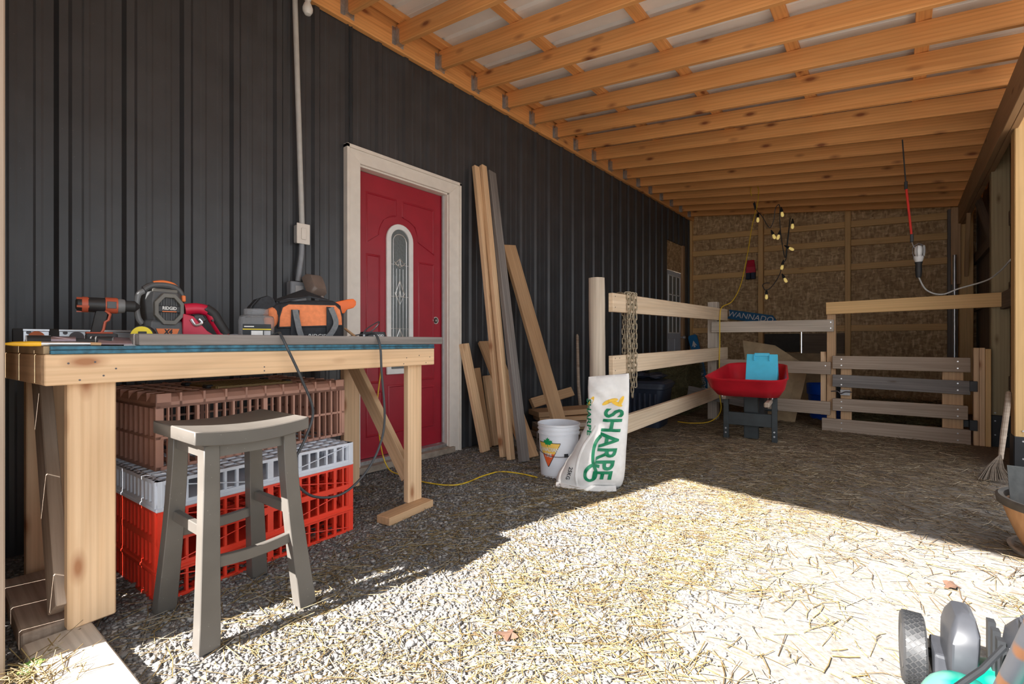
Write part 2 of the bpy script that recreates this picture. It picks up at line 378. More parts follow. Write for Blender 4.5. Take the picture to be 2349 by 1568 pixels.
# floor --------------------------------------------------------------
def gz(x, y):
    return 0.008 * math.sin(x * 2.3 + y * 1.1) * math.cos(y * 1.9 - x) - 0.004
nx, ny = 150, 150
gx = np.concatenate([np.linspace(-12, -0.2, 8)[:-1], np.linspace(-0.2, 4.2, nx), np.linspace(4.2, 30, 10)[1:]])
gy = np.concatenate([np.linspace(-30, -1.0, 12)[:-1], np.linspace(-1.0, 8.7, ny), np.linspace(8.7, 25, 8)[1:]])
vs = [(x, y, gz(x, y)) for y in gy for x in gx]; n_ = len(gx)
fs = [(j * n_ + i, j * n_ + i + 1, (j + 1) * n_ + i + 1, (j + 1) * n_ + i) for j in range(len(gy) - 1) for i in range(n_ - 1)]
fl = MB().add(vs, fs).build('floor', 'soil', smooth=True); fl['kind'] = 'structure'

# left wall: black ribbed metal siding ---------------------------------
wl = structure('wall_left')
def siding(parent, y0, y1, z0, z1, x=0.0):
    P = [(y0, 0.0)]; k0 = math.floor((y0 - 0.353) / 0.235) - 1
    for k in range(k0, k0 + 60):
        yk = 0.353 + 0.235 * k
        for pts in ([(yk - .030, 0), (yk - .015, .019), (yk + .015, .019), (yk + .030, 0)],
                    [(yk + .062, 0), (yk + .070, .0022), (yk + .086, .0022), (yk + .094, 0)],
                    [(yk + .141, 0), (yk + .149, .0022), (yk + .165, .0022), (yk + .173, 0)]):
            for p in pts:
                if y0 + .002 < p[0] < y1 - .002: P.append(p)
    P.append((y1, 0.0))
    b = MB(); b.loft([[(x + d, y, z0) for y, d in P] + [(x - .004, y, z0) for y, d in P[::-1]], [(x + d, y, z1) for y, d in P] + [(x - .004, y, z1) for y, d in P[::-1]]], cap=False)
    return b.build('siding_panel', 'siding_black', parent)
DL, DR = 1.735, 2.765                               # red door's trim edges
cuts = [-0.85, 0.236 - 0.94 + 0.9, 0.236 + 0.94]
siding(wl, -0.85, 0.236, 0, 3.12); siding(wl, 0.236, 1.176, 0, 3.12); siding(wl, 1.176, DL + .03, 0, 3.12)
siding(wl, DL + .03, DR - .03, 2.17, 3.12)
y = DR - .03
for y1 in (3.056, 3.996, 4.936, 5.876, 6.816, 7.37): siding(wl, y, y1, 0, 3.12); y = y1
siding(wl, 7.37, 8.10, 2.53, 3.12); siding(wl, 8.10, 8.56, 0, 3.12)
MB().box((-.14, -.85, 0), (-.03, 1.76, 3.2)).box((-.14, 1.76, 2.17), (-.03, 2.74, 3.2)).box((-.14, 2.74, 0), (-.03, 7.37, 3.2)).box((-.14, 7.37, 2.53), (-.03, 8.1, 3.2)).box((-.14, 8.1, 0), (-.03, 8.6, 3.2)).build('wall_core', 'siding_core', wl)
MB().box((-.6, 1.7, 0), (-.5, 2.85, 2.3)).build('room_backing', 'dark_panel', wl)

# red entry door -------------------------------------------------------
d1 = structure('door_1'); SX = -0.05
s0, s1, zb, zt = 1.845, 2.645, 0.075, 2.10; W_ = s1 - s0; cyd = (s0 + s1) / 2
lc, lz0, lz1, lr = 2.215, 0.66, 1.785, 0.122
def arch(c, hw, z0, z1, k=14):
    return [(c - hw, z0), (c + hw, z0)] + [(c + hw * math.cos(math.pi * i / k), z1 - hw + hw * math.sin(math.pi * i / k)) for i in range(k + 1)]
def yzprism(b, poly, x0, x1):                        # polygon in (y,z), extruded along x
    return b.loft([[(x0, p[0], p[1]) for p in poly], [(x1, p[0], p[1]) for p in poly]])
def yzring(b, outer, inner, x0, x1):
    n = len(outer); vs = [(x, *p) for x in (x0, x1) for q in (outer, inner) for p in q]; fs = []
    for i in range(n):
        j = (i + 1) % n
        fs += [(i, j, n + j, n + i), (2 * n + i, 3 * n + i, 3 * n + j, 2 * n + j), (i, 2 * n + i, 2 * n + j, j), (n + i, n + j, 3 * n + j, 3 * n + i)]
    return b.add(vs, fs)
b = MB().box((SX - .042, s0, zb), (SX, s1, zt)); slab = b.build('door_leaf', 'door_red', d1, bevel=.002)
def mould(outer_pts, w=0.016, h=0.006):              # raised panel moulding: closed ridge following a polygon
    pts = [(SX + .001, p[0], p[1]) for p in outer_pts]
    b = MB(); n = len(pts); c0 = sum(p[1] for p in pts) / n; c1 = sum(p[2] for p in pts) / n; rings = []
    for off, dx in ((0, 0), (w * .35, h), (w * .7, h), (w, 0.0)):
        rings.append([(SX + dx, p[1] - math.copysign(min(off, abs(p[1] - c0) * .8), p[1] - c0), p[2] - math.copysign(min(off, abs(p[2] - c1) * .8), p[2] - c1)) for p in pts])
    b.loft(rings, cap=False); return b.build('door_panel', 'door_red', slab, smooth=True, angle=50)
def rect(y0, y1, z0, z1): return [(y0, z0), (y1, z0), (y1, z1), (y0, z1)]
def q_arc(c, r, z, a0, a1, k=10): return [(c + r * math.cos(R(a0 + (a1 - a0) * i / k)), z + r * math.sin(R(a0 + (a1 - a0) * i / k))) for i in range(k + 1)]
zc = lz1 - lr
mould([(1.925, 1.60), *[(p) for p in q_arc(lc, .19, zc, 178, 97)], (2.19, 1.97), (1.925, 1.97)])
mould([(2.56, 1.60), (2.56, 1.97), (2.24, 1.97), *[p for p in q_arc(lc, .19, zc, 83, 2)]])
for (a, c_) in ((1.925, 2.045), (2.395, 2.56)):
    mould(rect(a, c_, .86, 1.53)); mould(rect(a, c_, .60, .82)); 
mould(rect(1.925, 2.07, .22, .55)); mould(rect(2.11, 2.35, .22, .58)); mould(rect(2.40, 2.56, .22, .55))
b = MB(); yzring(b, arch(lc, lr, lz0, lz1), arch(lc, lr - .040, lz0 + .04, lz1 - .04), SX - .002, SX + .018); b.build('light_frame', 'white_paint', slab, bevel=.004)
b = MB(); yzprism(b, arch(lc, lr - .037, lz0 + .037, lz1 - .037), SX - .004, SX + .005); gl = b.build('glass_pane', 'textured_glass', slab)
def came(pts, r=.0032):
    MB().tube([(SX + .007, p[0], p[1]) for p in pts], r, 6).build('glazing_came', 'came', slab, smooth=True)
gi = lr - .04
came(arch(lc, gi - .02, lz0 + .08, lz1 - .075)[1:-1] + [(lc - gi + .02, lz0 + .08)])
for zz in (1.48, 1.24, 1.0, .86): came([(lc - gi, zz), (lc + gi, zz)], .002)
for yy in (-.03, 0, .03): came([(lc + yy, .9), (lc + yy, 1.45)], .002)
for zz, hgt in ((1.26, .10), (.90, .10), (1.49, .035)):
    came([(lc, zz + hgt), (lc + .04, zz), (lc, zz - hgt * .8), (lc - .04, zz), (lc, zz + hgt)])
    came(catmull([(0, lc - .05, zz + .01), (0, lc - .015, zz - .02), (0, lc, zz + .03), (0, lc + .015, zz - .02), (0, lc + .05, zz + .01)], 5) and [(p[1], p[2]) for p in catmull([(0, lc - .05, zz + .01), (0, lc - .015, zz - .02), (0, lc, zz + .03), (0, lc + .015, zz - .02), (0, lc + .05, zz + .01)], 5)], .0022)
b = MB(); b.tube([(SX + .002, 2.575 + .026 * math.cos(a * math.pi / 10), 1.075 + .026 * math.sin(a * math.pi / 10)) for a in range(20)], .004, 6, True); b.build('bore_ring', 'came', slab, smooth=True)
MB().cyl((SX - .03, 2.575, 1.075), (SX + .0015, 2.575, 1.075), .024, n=18).build('lock_bore', 'dark_panel', slab)
MB().cyl((SX - .01, 2.58, 1.075), (SX + .004, 2.58, 1.075), .009, n=10).build('latch', 'steel', slab)
# jambs, casing, sill
MB().box((-.12, s0 - .035, .05), (.012, s0 - .002, 2.14)).build('jamb', 'trim_white', d1, bevel=.002)
MB().box((-.12, s1 + .002, .05), (.012, s1 + .035, 2.14)).build('jamb', 'trim_white', d1, bevel=.002)
MB().box((-.12, s0 - .035, zt + .003), (.012, s1 + .035, 2.14)).build('head_jamb', 'trim_white', d1, bevel=.002)
MB().box((-.04, s1 - .012, .08), (-.025, s1 + .004, 2.1)).build('weather_strip', 'light_grey', d1)
def casing(poly): b = MB(); yzprism(b, poly, .0, .032); return b.build('casing', 'trim_white', d1, bevel=.004)
casing([(DL, .0), (s0 - .012, .0), (s0 - .012, 2.115), (DL, 2.205)])
casing([(s1 + .012, .0), (DR, .0), (DR, 2.205), (s1 + .012, 2.115)])
casing([(DL, 2.205), (s0 - .012, 2.115), (s1 + .012, 2.115), (DR, 2.205)])
MB().box((.0, DL - .012, .0), (.045, DL + .006, 2.22)).build('j_channel', 'trim_white', d1)
MB().box((.0, DR - .006, .0), (.045, DR + .012, 2.22)).build('j_channel', 'trim_white', d1)
MB().box((.0, DL - .012, 2.2), (.045, DR + .012, 2.222)).build('j_channel', 'trim_white', d1)
MB().box((-.12, s0 - .05, .0), (.06, s1 + .05, .045)).build('sill', 'sill_wood', d1, bevel=.003)
MB().box((-.1, s0, .045), (.005, s1, .072)).build('threshold', 'galvanised', d1, bevel=.002)

# far white door with OSB infill ----------------------------------------
d2 = structure('door_2')
lf = MB().box((-.06, 7.40, .05), (-.02, 8.02, 2.06)).build('door_leaf', 'door_grey', d2, bevel=.002)
for (a, c_) in ((7.47, 7.70), (7.73, 7.96)):
    for z0, z1 in ((.2, .55), (.60, .95)): MB().box((-.022, a, z0), (-.012, c_, z1)).build('door_panel', 'door_grey', lf, bevel=.006)
for i in range(3):
    for j in range(3):
        y0 = 7.47 + i * .165; z0 = 1.05 + j * .31
        MB().box((-.022, y0 + .008, z0 + .008), (-.016, y0 + .157, z0 + .302)).build('window_pane', 'textured_glass', lf)
for i in range(4): MB().box((-.022, 7.462 + i * .165, 1.04), (-.008, 7.478 + i * .165, 1.99)).build('muntin', 'white_paint', lf)
for j in range(4): MB().box((-.022, 7.46, 1.042 + j * .31), (-.008, 7.975, 1.058 + j * .31)).build('muntin', 'white_paint', lf)
MB().cyl((-.02, 7.96, .98), (.05, 7.96, .98), .012).ball((.06, 7.96, .98), .028).build('door_knob', 'steel', lf, smooth=True)
MB().box((-.05, 7.37, 2.07), (-.01, 8.02, 2.53)).build('osb_infill', 'osb', d2)
board('door_frame', (-.0, 8.06, 0), (-.0, 8.06, 2.53), .08, .05, 'beam_wood', d2, up=(0, 1, 0))

# back wall --------------------------------------------------------------
wk = structure('wall_back'); YB = 8.5
def osbp(x0, x1, z0, z1a, z1b=None):
    z1b = z1a if z1b is None else z1b; b = MB()
    b.loft([[(x0, yy, z0), (x1, yy, z0), (x1, yy, z1b), (x0, yy, z1a)] for yy in (YB, YB + .012)]); return b.build('osb_sheet', 'osb', wk)
for x0, x1 in ((-.05, 1.10), (1.103, 2.27), (2.273, 3.62)):
    osbp(x0, x1, 1.12, 2.20); osbp(x0, x1, 2.20, roofz(x0) + .16, roofz(x1) + .16)
osbp(-.05, 1.10, -.02, 1.12); osbp(1.103, 1.675, -.02, 1.12); osbp(1.684, 2.27, -.02, 1.12); osbp(2.273, 3.62, -.02, 1.12)
def girt(x0, z0, x1, z1): board('girt', (x0, YB - .019, z0), (x1, YB - .019, z1), .089, .038, 'post_pine', wk)
XS = [(-.03, 1.09), (1.165, 2.25), (2.30, 3.35)]
for x0, x1 in XS:
    girt(x0, 2.03 - .016 * x0, x1, 2.03 - .016 * x1); girt(x0, 2.45 - .045 * x0, x1, 2.45 - .045 * x1)
    girt(x0, 2.73 - .05 * x0, x1, 2.73 - .05 * x1); girt(x0, 1.10, x1, 1.10)
for x in (.0, 1.125, 2.272): board('stud', (x, YB - .045, 0), (x, YB - .045, roofz(x) + .12), .07, .089, 'post_pine', wk, up=(1, 0, 0))
board('corner_post', (3.39, YB - .06, 0), (3.39, YB - .06, 2.63), .10, .10, 'grey_wood', wk, up=(1, 0, 0))
MB().box((1.17, YB - .035, .745), (1.66, YB - .002, 1.03)).build('hatch_panel', 'dark_panel', wk, bevel=.003)
MB().box((1.69, YB - .035, .72), (2.24, YB - .002, 1.03)).build('hatch_panel', 'dark_boards', wk, bevel=.003)
MB().box((1.20, YB - .07, .0), (2.24, YB - .037, .73)).build('kick_panel', 'plywood', wk, bevel=.003)

# right wall: weathered vertical boards, posts and girts -------------------
wr = structure('wall_right'); y = 4.86; i = 0
while y < 8.5:
    wd = .17 + .03 * ((i * 37) % 5) / 4; g = .009 if i in (1, 14) else .001
    board('wall_board', (3.632, y + wd / 2, -.02), (3.632, y + wd / 2, 2.72), wd, .022, 'dark_boards', wr, up=(0, 1, 0)); y += wd + g; i += 1
for z in (.55, 1.35, 1.95): board('girt', (3.60, 4.86, z), (3.60, 8.5, z), .12, .038, 'dark_boards', wr)
def post(x, y, h, mat, s=.14, base=.34):
    p = board('post', (x, y, 0), (x, y, h), s, s, mat, wr, up=(1, 0, 0), ch=.005)
    if base:
        MB().box((x - s / 2 - .006, y - s / 2 - .006, -.02), (x + s / 2 + .006, y + s / 2 + .006, base)).build('post_sleeve', 'black_plastic', wr, bevel=.006)
        for k in (.1, .22, .29):
            for dx in (-.035, .035): MB().cyl((x + dx, y - s / 2 - .010, k), (x + dx, y - s / 2, k), .006, n=8).build('screw_head', 'steel', wr)
post(3.555, 4.80, 2.62, 'post_pine', .15, .25); post(3.535, 5.86, 2.60, 'treated_post', .115, .27); post(3.50, 8.22, 2.62, 'post_pine', .13, 0)
wr_keep = wr; wr = structure('trim_1'); post(3.56, 2.2, 2.62, 'post_pine', .15, .25); post(3.56, -.7, 2.62, 'post_pine', .15, .25); wr = wr_keep
board('brace', (3.52, 5.9, 1.72), (3.50, 7.1, 2.46), .10, .038, 'dark_boards', wr)
board('brace', (3.50, 8.18, 1.75), (3.47, 7.5, 2.42), .10, .038, 'brown_lumber', wr)
board('hanging_block', (3.40, 8.1, 1.62), (3.40, 8.1, 2.58), .09, .04, 'brown_lumber', wr, up=(1, 0, 0))
MB().cyl((3.38, 7.95, .60), (3.38, 7.95, 1.97), .018, n=12).build('galvanised_pipe', 'steel', wr, smooth=True)
MB().box((3.59, 5.35, 1.78), (3.615, 5.41, 1.86)).build('junction_box', 'light_grey', wr, bevel=.003)
board('blocking', (3.55, 4.9, 1.25), (3.55, 5.8, 1.25), .14, .04, 'dark_boards', wr)

# front board wall beside the opening (gaps let slivers of sun through) ------
wf = structure('wall_front'); x = 1.075; i = 0
while x > .03:
    wd = min(.185, x - .02)
    board('wall_board', (x - wd / 2, .10, -.02), (x - wd / 2, .10, roofz(x) + .12), wd, .022, 'grey_brown_wood', wf, up=(1, 0, 0)); x -= wd + .005; i += 1
board('girt', (.03, .069, 2.6), (1.06, .069, 2.6), .089, .038, 'grey_brown_wood', wf)
board('girt', (.03, .069, 1.3), (1.06, .069, 1.3), .089, .038, 'grey_brown_wood', wf)

# ceiling: rafters, purlins, hangers, ledger, sheets ---------------------
ce = structure('ceiling'); Y0, DY = 1.725, .4064
ys = [Y0 + DY * i for i in range(-6, 17)]
sl_ = math.hypot(1, .13)
hb = MB()
for s in (-1, 1):
    hb.add(*boxdata(.045, .0025, .10), T(.022, s * .0215, .052)); hb.add(*boxdata(.0025, .03, .13), T(.0, s * .036, .06))
    hb.add(*boxdata(.012, .0045, .02), T(.02, s * .023, .11))
hb.add(*boxdata(.05, .045, .003), T(.024, 0, -.001))
hme = hb.mesh('joist_hanger'); hme.materials.append(M_['galvanised'])
for yy in ys:
    x0, x1 = .045, 3.62
    board('rafter', (x0, yy, roofz(x0) + .07), (x1, yy, roofz(x1) + .07), .14, .038, 'rafter_wood', ce, ch=.004)
    link(bpy.data.objects.new('joist_hanger', hme), ce, T(.043, yy, roofz(.05) - .003))
for xx in (.12, .82, 1.56, 2.30, 2.98, 3.56):
    k = 0
    for a, c_ in ((-.82, 2.1), (2.1, 5.2), (5.2, 8.5)):
        board('purlin', (xx, a, roofz(xx) + .16), (xx, c_, roofz(xx) + .16), .075, .036, 'rafter_wood', ce, up=(1, 0, 0))
board('ledger', (.024, -.82, 3.145), (.024, 3.9, 3.145), .235, .04, 'rafter_wood', ce); board('ledger', (.024, 3.9, 3.145), (.024, 8.5, 3.145), .235, .04, 'rafter_wood', ce)
for a, c_ in ((-.82, 3.2), (3.2, 6.3), (6.3, 8.45)):
    board('outer_beam', (3.44, a, 2.49), (3.44, c_, 2.49), .235, .038, 'beam_wood', ce); board('outer_beam', (3.48, a, 2.485), (3.48, c_ , 2.485), .225, .038, 'beam_wood', ce)
board('fascia', (.05, -.84, roofz(.05) + .08), (3.62, -.84, roofz(3.62) + .08), .17, .03, 'rafter_wood', ce)
yy = -.86
while yy < 8.6:                                         # ribbed white roof sheets, ribs run down the slope
    y1 = min(yy + .92, 8.62); P = [(yy, 0)]; t = yy + .115
    while t < y1 - .05: P += [(t - .022, 0), (t - .010, .02), (t + .010, .02), (t + .022, 0), (t + .085, 0), (t + .09, .004), (t + .11, .004), (t + .115, 0)]; t += .23
    P = [p for p in P if p[0] < y1 - .002] + [(y1, 0)]
    b = MB(); rings = []
    for x in (-.02, 3.8): rings.append([(x, p[0], roofz(x) + .182 + p[1]) for p in P] + [(x, p[0], roofz(x) + .186 + p[1]) for p in P[::-1]])
    b.loft(rings, cap=False); b.build('roof_sheet', 'roof_white', ce); yy += .92
# ================================================================== WORKBENCH AND WHAT STANDS UNDER IT
be = thing('workbench', 'long pine workbench with blue edged top against the black wall', 'workbench', (1.02, .19, 0), R(5.13))
BL = 1.566
board('apron', (-.019, 0, .820), (-.019, BL, .820), .089, .038, 'new_pine', be)
board('apron', (-.681, 0, .820), (-.681, BL, .820), .089, .038, 'new_pine', be)
board('end_rail', (-.66, .02, .820), (-.04, .02, .820), .088, .038, 'new_pine', be)
board('end_rail', (-.66, BL - .02, .820), (-.04, BL - .02, .820), .088, .038, 'new_pine', be)
MB().box((-.71, .0, .8655), (-.012, BL - .003, .888)).build('top_panel', 'plywood', be, bevel=.001)
e_ = MB().box((-.012, .012, .8655), (.004, BL - .003, .876)).box((-.012, .012, .8775), (.002, BL - .003, .888)).build('painted_edge', 'blue_paint', be, bevel=.001); e_['label'] = 'flaking blue painted plywood edge'
for yy in (.115, BL - .105): board('leg', (-.06, yy, .043 if yy < 1 else .040), (-.06, yy, .864), .115 if yy < 1 else .10, .038, 'new_pine', be, up=(0, 1, 0), ch=.004)
for yy in (.13, BL - .07): board('leg', (-.645, yy, .0), (-.645, yy, .864), .115, .038, 'new_pine', be, up=(0, 1, 0))
board('brace', (-.60, .105, .83), (-.085, .05, .10), .089, .036, 'grey_brown_wood', be, up=(1, 0, 0))
board('brace', (-.60, BL - .10, .80), (-.10, BL - .10, .16), .089, .036, 'new_pine', be, up=(1, 0, 0))
for (yy, zz) in ((.05, .85), (.075, .80), (.11, .852), (.13, .81), (.16, .83), (.62, .80), (.62, .815), (1.34, .8), (1.36, .83), (1.50, .8), (1.53, .83), (1.45, .84)):
    MB().cyl((-.002, yy, zz - .012), (.0008, yy, zz - .012), .0028, n=8).build('nail_head', 'dark_metal', be)
tag(board('weathered_board', (.958, .405, .908), (.845, 1.80, .908), .089, .038, 'grey_wood', up=(1, .08, 0)), 'long weathered grey board lying on the front edge of the workbench', 'board')
tag(board('wood_plank', (.955, .225, .0225), (1.48, .255, .0225), .15, .042, 'pale_grey_wood', up=(0, 1, 0), ch=.005), 'pale sun bleached plank under the workbench leg beside the straw', 'plank')
tag(board('old_timber', (.43, .205, .030), (.93, .215, .030), .13, .06, 'grey_brown_wood', up=(0, 1, 0), ch=.005), 'old weathered timber lying on gravel under the workbench end', 'timber')
tag(board('foot_block', (.905, 1.395, .0195), (.860, 1.715, .0195), .09, .04, 'brown_lumber', up=(1, 0, 0), ch=.003), 'short reddish wood block under the workbench leg by the door', 'block')

def crate_shell(name, mat, parent, L, Wd, z0, z1, rim0=.012, rim1=.012, pitch=.043, floor=True, top=False, inset=0.0):
    """half shell of a slatted poultry crate: local x -Wd..0, y 0..L"""
    b = MB(); a = inset
    for z, h in ((z0, rim0), (z1 - rim1, rim1)):
        b.box((-.012 - a, a, z), (0 - a, L - a, z + h)).box((-Wd + a, a, z), (-Wd + .012 + a, L - a, z + h))
        b.box((-Wd + a, a, z), (-a, .012 + a, z + h)).box((-Wd + a, L - .012 - a, z), (-a, L - a, z + h))
    n = int(L / pitch)
    for i in range(n + 1):
        y = a + .006 + (L - 2 * a - .012) * i / n; w = .012 if i in (0, n, n // 2) else (.0075 if i % 4 == 0 else .0045)
        b.box((-.016 - a, y - w, z0), (-.002 - a, y + w, z1)); b.box((-Wd + .002 + a, y - w, z0), (-Wd + .016 + a, y + w, z1))
    n = int(Wd / .036)
    for i in range(n + 1):
        x = -a - .006 - (Wd - 2 * a - .012) * i / n; w = .007
        b.box((x - w, a + .001, z0), (x + w, a + .022, z1)); b.box((x - w, L - a - .022, z0), (x + w, L - a - .001, z1))
    for sx in (-a - .014, -Wd + a + .014):
        for sy in (a + .014, L - a - .014): b.cyl((sx, sy, z0), (sx, sy, z1), .016, n=10)
    if floor or top:
        z = z0 if floor else z1 - .008
        for i in range(15): y = .02 + (L - .04) * i / 14; b.box((-Wd + .01, y - .006, z), (-.01, y + .006, z + .007))
        for i in range(11): x = -.02 - (Wd - .04) * i / 10; b.box((x - .006, .01, z), (x + .006, L - .01, z + .007))
    return b.build(name, mat, parent)
def crate_brace(parent, mat, pts, r=.0022):
    b = MB()
    for p, q in pts: b.cyl((.001, p[0], p[1]), (.001, q[0], q[1]), r, n=6)
    b.build('stiffener', mat, parent)
CL, CW = .79, .55
c1 = thing('poultry_crate', 'red plastic poultry crate on the gravel at the bottom of the stack', 'crate', (.915, .475, 0), R(4.9))
k = crate_shell('bottom_shell', 'red_crate', c1, CL, CW, 0, .104); crate_brace(k, 'red_crate', [((.02, .09), (.38, .02)), ((.41, .09), (.77, .02))])
MB().box((-CW - .004, -.004, .100), (.005, CL + .004, .113)).box((-CW + .012, .012, .099), (-.012, CL - .012, .114)).build('rim', 'red_crate', c1, bevel=.003)
k = crate_shell('top_shell', 'red_crate', c1, CL, CW, .113, .213, floor=False, top=True); crate_brace(k, 'red_crate', [((.02, .12), (.38, .2)), ((.41, .12), (.77, .2))])
c2 = thing('poultry_crate', 'poultry crate with red bottom half and white top half in the middle of the stack', 'crate', (.915, .475, .213), R(4.9))
k = crate_shell('bottom_shell', 'red_crate', c2, CL, CW, 0, .104); crate_brace(k, 'red_crate', [((.02, .09), (.38, .02)), ((.41, .09), (.77, .02))])
MB().box((-CW - .004, -.004, .102), (.005, CL + .004, .116)).build('rim', 'white_crate', c2, bevel=.003)
k = crate_shell('top_shell', 'white_crate', c2, CL, CW, .116, .207, floor=False, top=True); k['label'] = 'white upper half of the crate'
crate_brace(k, 'white_crate', [((.02, .195), (.38, .12)), ((.41, .12), (.77, .195))])
c3 = thing('poultry_crate', 'brown plastic poultry crate with an amber lattice lid on top of the stack', 'crate', (.745, .513, .420), R(6.5))
BLn, BW, BH = .83, .60, .283
b = MB(); n = 24
for i in range(n + 1):
    y = .008 + (BLn - .016) * i / n; w = .009 if i in (0, n, n // 2) else (.0045 if i % 2 == 0 else .0024)
    for sx in (1, -1):
        x0 = 0 if sx == 1 else -BW
        b.box((x0 - .016 if sx == 1 else x0, y - w, .0), (x0 if sx == 1 else x0 + .016, y + w, BH - .045))
for z, h in ((.0, .012), (.115, .010), (BH - .052, .010)):
    b.box((-.014, 0, z), (0, BLn, z + h)).box((-BW, 0, z), (-BW + .014, BLn, z + h)).box((-BW, 0, z), (0, .014, z + h)).box((-BW, BLn - .014, z), (0, BLn, z + h))
m_ = 12
for i in range(m_ + 1):
    x = -.012 - (BW - .024) * i / m_
    b.box((x - .009, .0, 0), (x + .009, .026, BH - .045)); b.box((x - .009, BLn - .026, 0), (x + .009, BLn, BH - .045))
b.build('side_slats', 'brown_crate', c3)
b = MB()                                                    # rounded shoulder rail all round the top
prof = [(0, BH - .052), (0, BH - .03), (-.010, BH - .012), (-.028, BH), (-.05, BH), (-.05, BH - .006), (-.03, BH - .008), (-.016, BH - .02), (-.008, BH - .034), (-.008, BH - .052)]
def ringrect(off, z): return [(-off[0] if False else off[0], -off[0], z), (off[0], BLn + off[0], z), (-BW - off[0], BLn + off[0], z), (-BW - off[0], -off[0], z)]
b.loft([ringrect((d, 0), z) for d, z in prof + prof[:1]], cap=False); b.build('shoulder_rail', 'brown_crate', c3, bevel=0)
for i in range(11):
    y = .0 + BLn * i / 10
    for x0, s in ((0, -1), (-BW, 1)): MB().box((min(x0, x0 + s * .05), max(y - .004, 0), BH - .05), (max(x0, x0 + s * .05), min(y + .004, BLn), BH + .003)).build('rail_rib', 'brown_crate', c3)
for i in range(8):
    x = -BW * i / 7
    for y0, s in ((0, 1), (BLn, -1)): MB().box((max(x - .004, -BW), min(y0, y0 + s * .05), BH - .05), (min(x + .004, 0), max(y0, y0 + s * .05), BH + .003)).build('rail_rib', 'brown_crate', c3)
b = MB()
for i in range(13): y = .03 + (BLn - .06) * i / 12; b.box((-BW + .03, y - .006, BH - .012), (-.03, y + .006, BH - .003))
for i in range(9): x = -.03 - (BW - .06) * i / 8; b.box((x - .006, .03, BH - .012), (x + .006, BLn - .03, BH - .003))
b.build('top_grid', 'brown_crate', c3)
b = MB()
for i in range(13): y = .26 + .34 * i / 12; b.box((-.42, y - .005, BH - .003), (-.10, y + .005, BH + .006))
for i in range(10): x = -.10 - .32 * i / 9; b.box((x - .005, .26, BH - .003), (x + .005, .60, BH + .006))
b.build('lattice_lid', 'yellow_crate', c3)
for yy in (.25, .61): 
    for xx in (-.16, -.36): MB().box((xx - .02, yy - .015, BH - .004), (xx + .02, yy + .015, BH + .012)).build('lid_hinge', 'black_plastic', c3, bevel=.004)
b = MB()
for i in range(13): y = .03 + (BLn - .06) * i / 12; b.box((-BW + .01, y - .012, .0), (-.01, y + .012, .006))
b.build('floor_slats', 'brown_crate', c3)

# saddle stool -------------------------------------------------------------
st = thing('saddle_stool', 'worn dark brown wooden saddle stool standing on the gravel', 'stool', (1.160, .625, 0), R(3))
b = MB(); rings = []; SL, SD = .345, .335
for i in range(17):
    t = -1 + 2 * i / 16; y = t * SL / 2; zt_ = .645 - .013 * (1 - t * t); zb_ = zt_ - .040 - .004 * (1 - t * t)
    rings.append([(-SD / 2, y, zb_), (SD / 2, y, zb_), (SD / 2, y, zt_), (-SD / 2, y, zt_)])
b.loft(rings); b.build('seat', 'stool_paint', st, smooth=True, bevel=.003, angle=40)
legs = {}
for sx in (-1, 1):
    for sy in (-1, 1):
        pts = []
        for k in range(9):
            t = k / 8; z = .595 * (1 - t); x = sx * (.118 + .052 * t ** 1.4) - .030 * t; y = sy * (.118 + .034 * t ** 1.4) + .020 * t; hw = .021 + .008 * abs(t - .45); hd = .021 + .008 * t
            pts.append([(x - hw, y - hd, z), (x + hw, y - hd, z), (x + hw, y + hd, z), (x - hw, y + hd, z)])
        MB().loft(pts).build('leg', 'stool_paint', st, smooth=True, bevel=.002, angle=40)
def lx(z): t = 1 - z / .595; return .118 + .052 * t ** 1.4, .118 + .034 * t ** 1.4, -.030 * t, .020 * t
def stretcher(p0, p1, w=.034, t=.02, sag=.0):
    p0, p1 = Vector(p0), Vector(p1); d = (p1 - p0).normalized(); sd = d.cross(Vector((0, 0, 1))).normalized(); rings = []
    for i in range(9):
        u = i / 8; c = p0.lerp(p1, u) - Vector((0, 0, sag * 4 * u * (1 - u))); rings.append([c + sd * t / 2 + Vector((0, 0, -w / 2)), c - sd * t / 2 + Vector((0, 0, -w / 2)), c - sd * t / 2 + Vector((0, 0, w / 2)), c + sd * t / 2 + Vector((0, 0, w / 2))])
    MB().loft(rings).build('stretcher', 'stool_paint', st, bevel=.002)
x, y, o_, q_ = lx(.245); stretcher((x + o_, -y + q_, .245), (x + o_, y + q_, .245), sag=.012)
x, y, o_, q_ = lx(.27); stretcher((-x + o_, -y + q_, .27), (-x + o_, y + q_, .27), sag=.008)
x, y, o_, q_ = lx(.33); stretcher((-x + o_, -y + q_, .33), (x + o_, -y + q_, .33)); stretcher((-x + o_, y + q_, .33), (x + o_, y + q_, .33))
x, y, o_, q_ = lx(.57)
for s in (-1, 1): MB().box((s * x - .011, -y, .555), (s * x + .011, y, .598)).build('seat_rail', 'stool_paint', st); MB().box((-x, s * y - .011, .555), (x, s * y + .011, .598)).build('seat_rail', 'stool_paint', st)

# ================================================================== THINGS ON THE BENCH
BT = .888
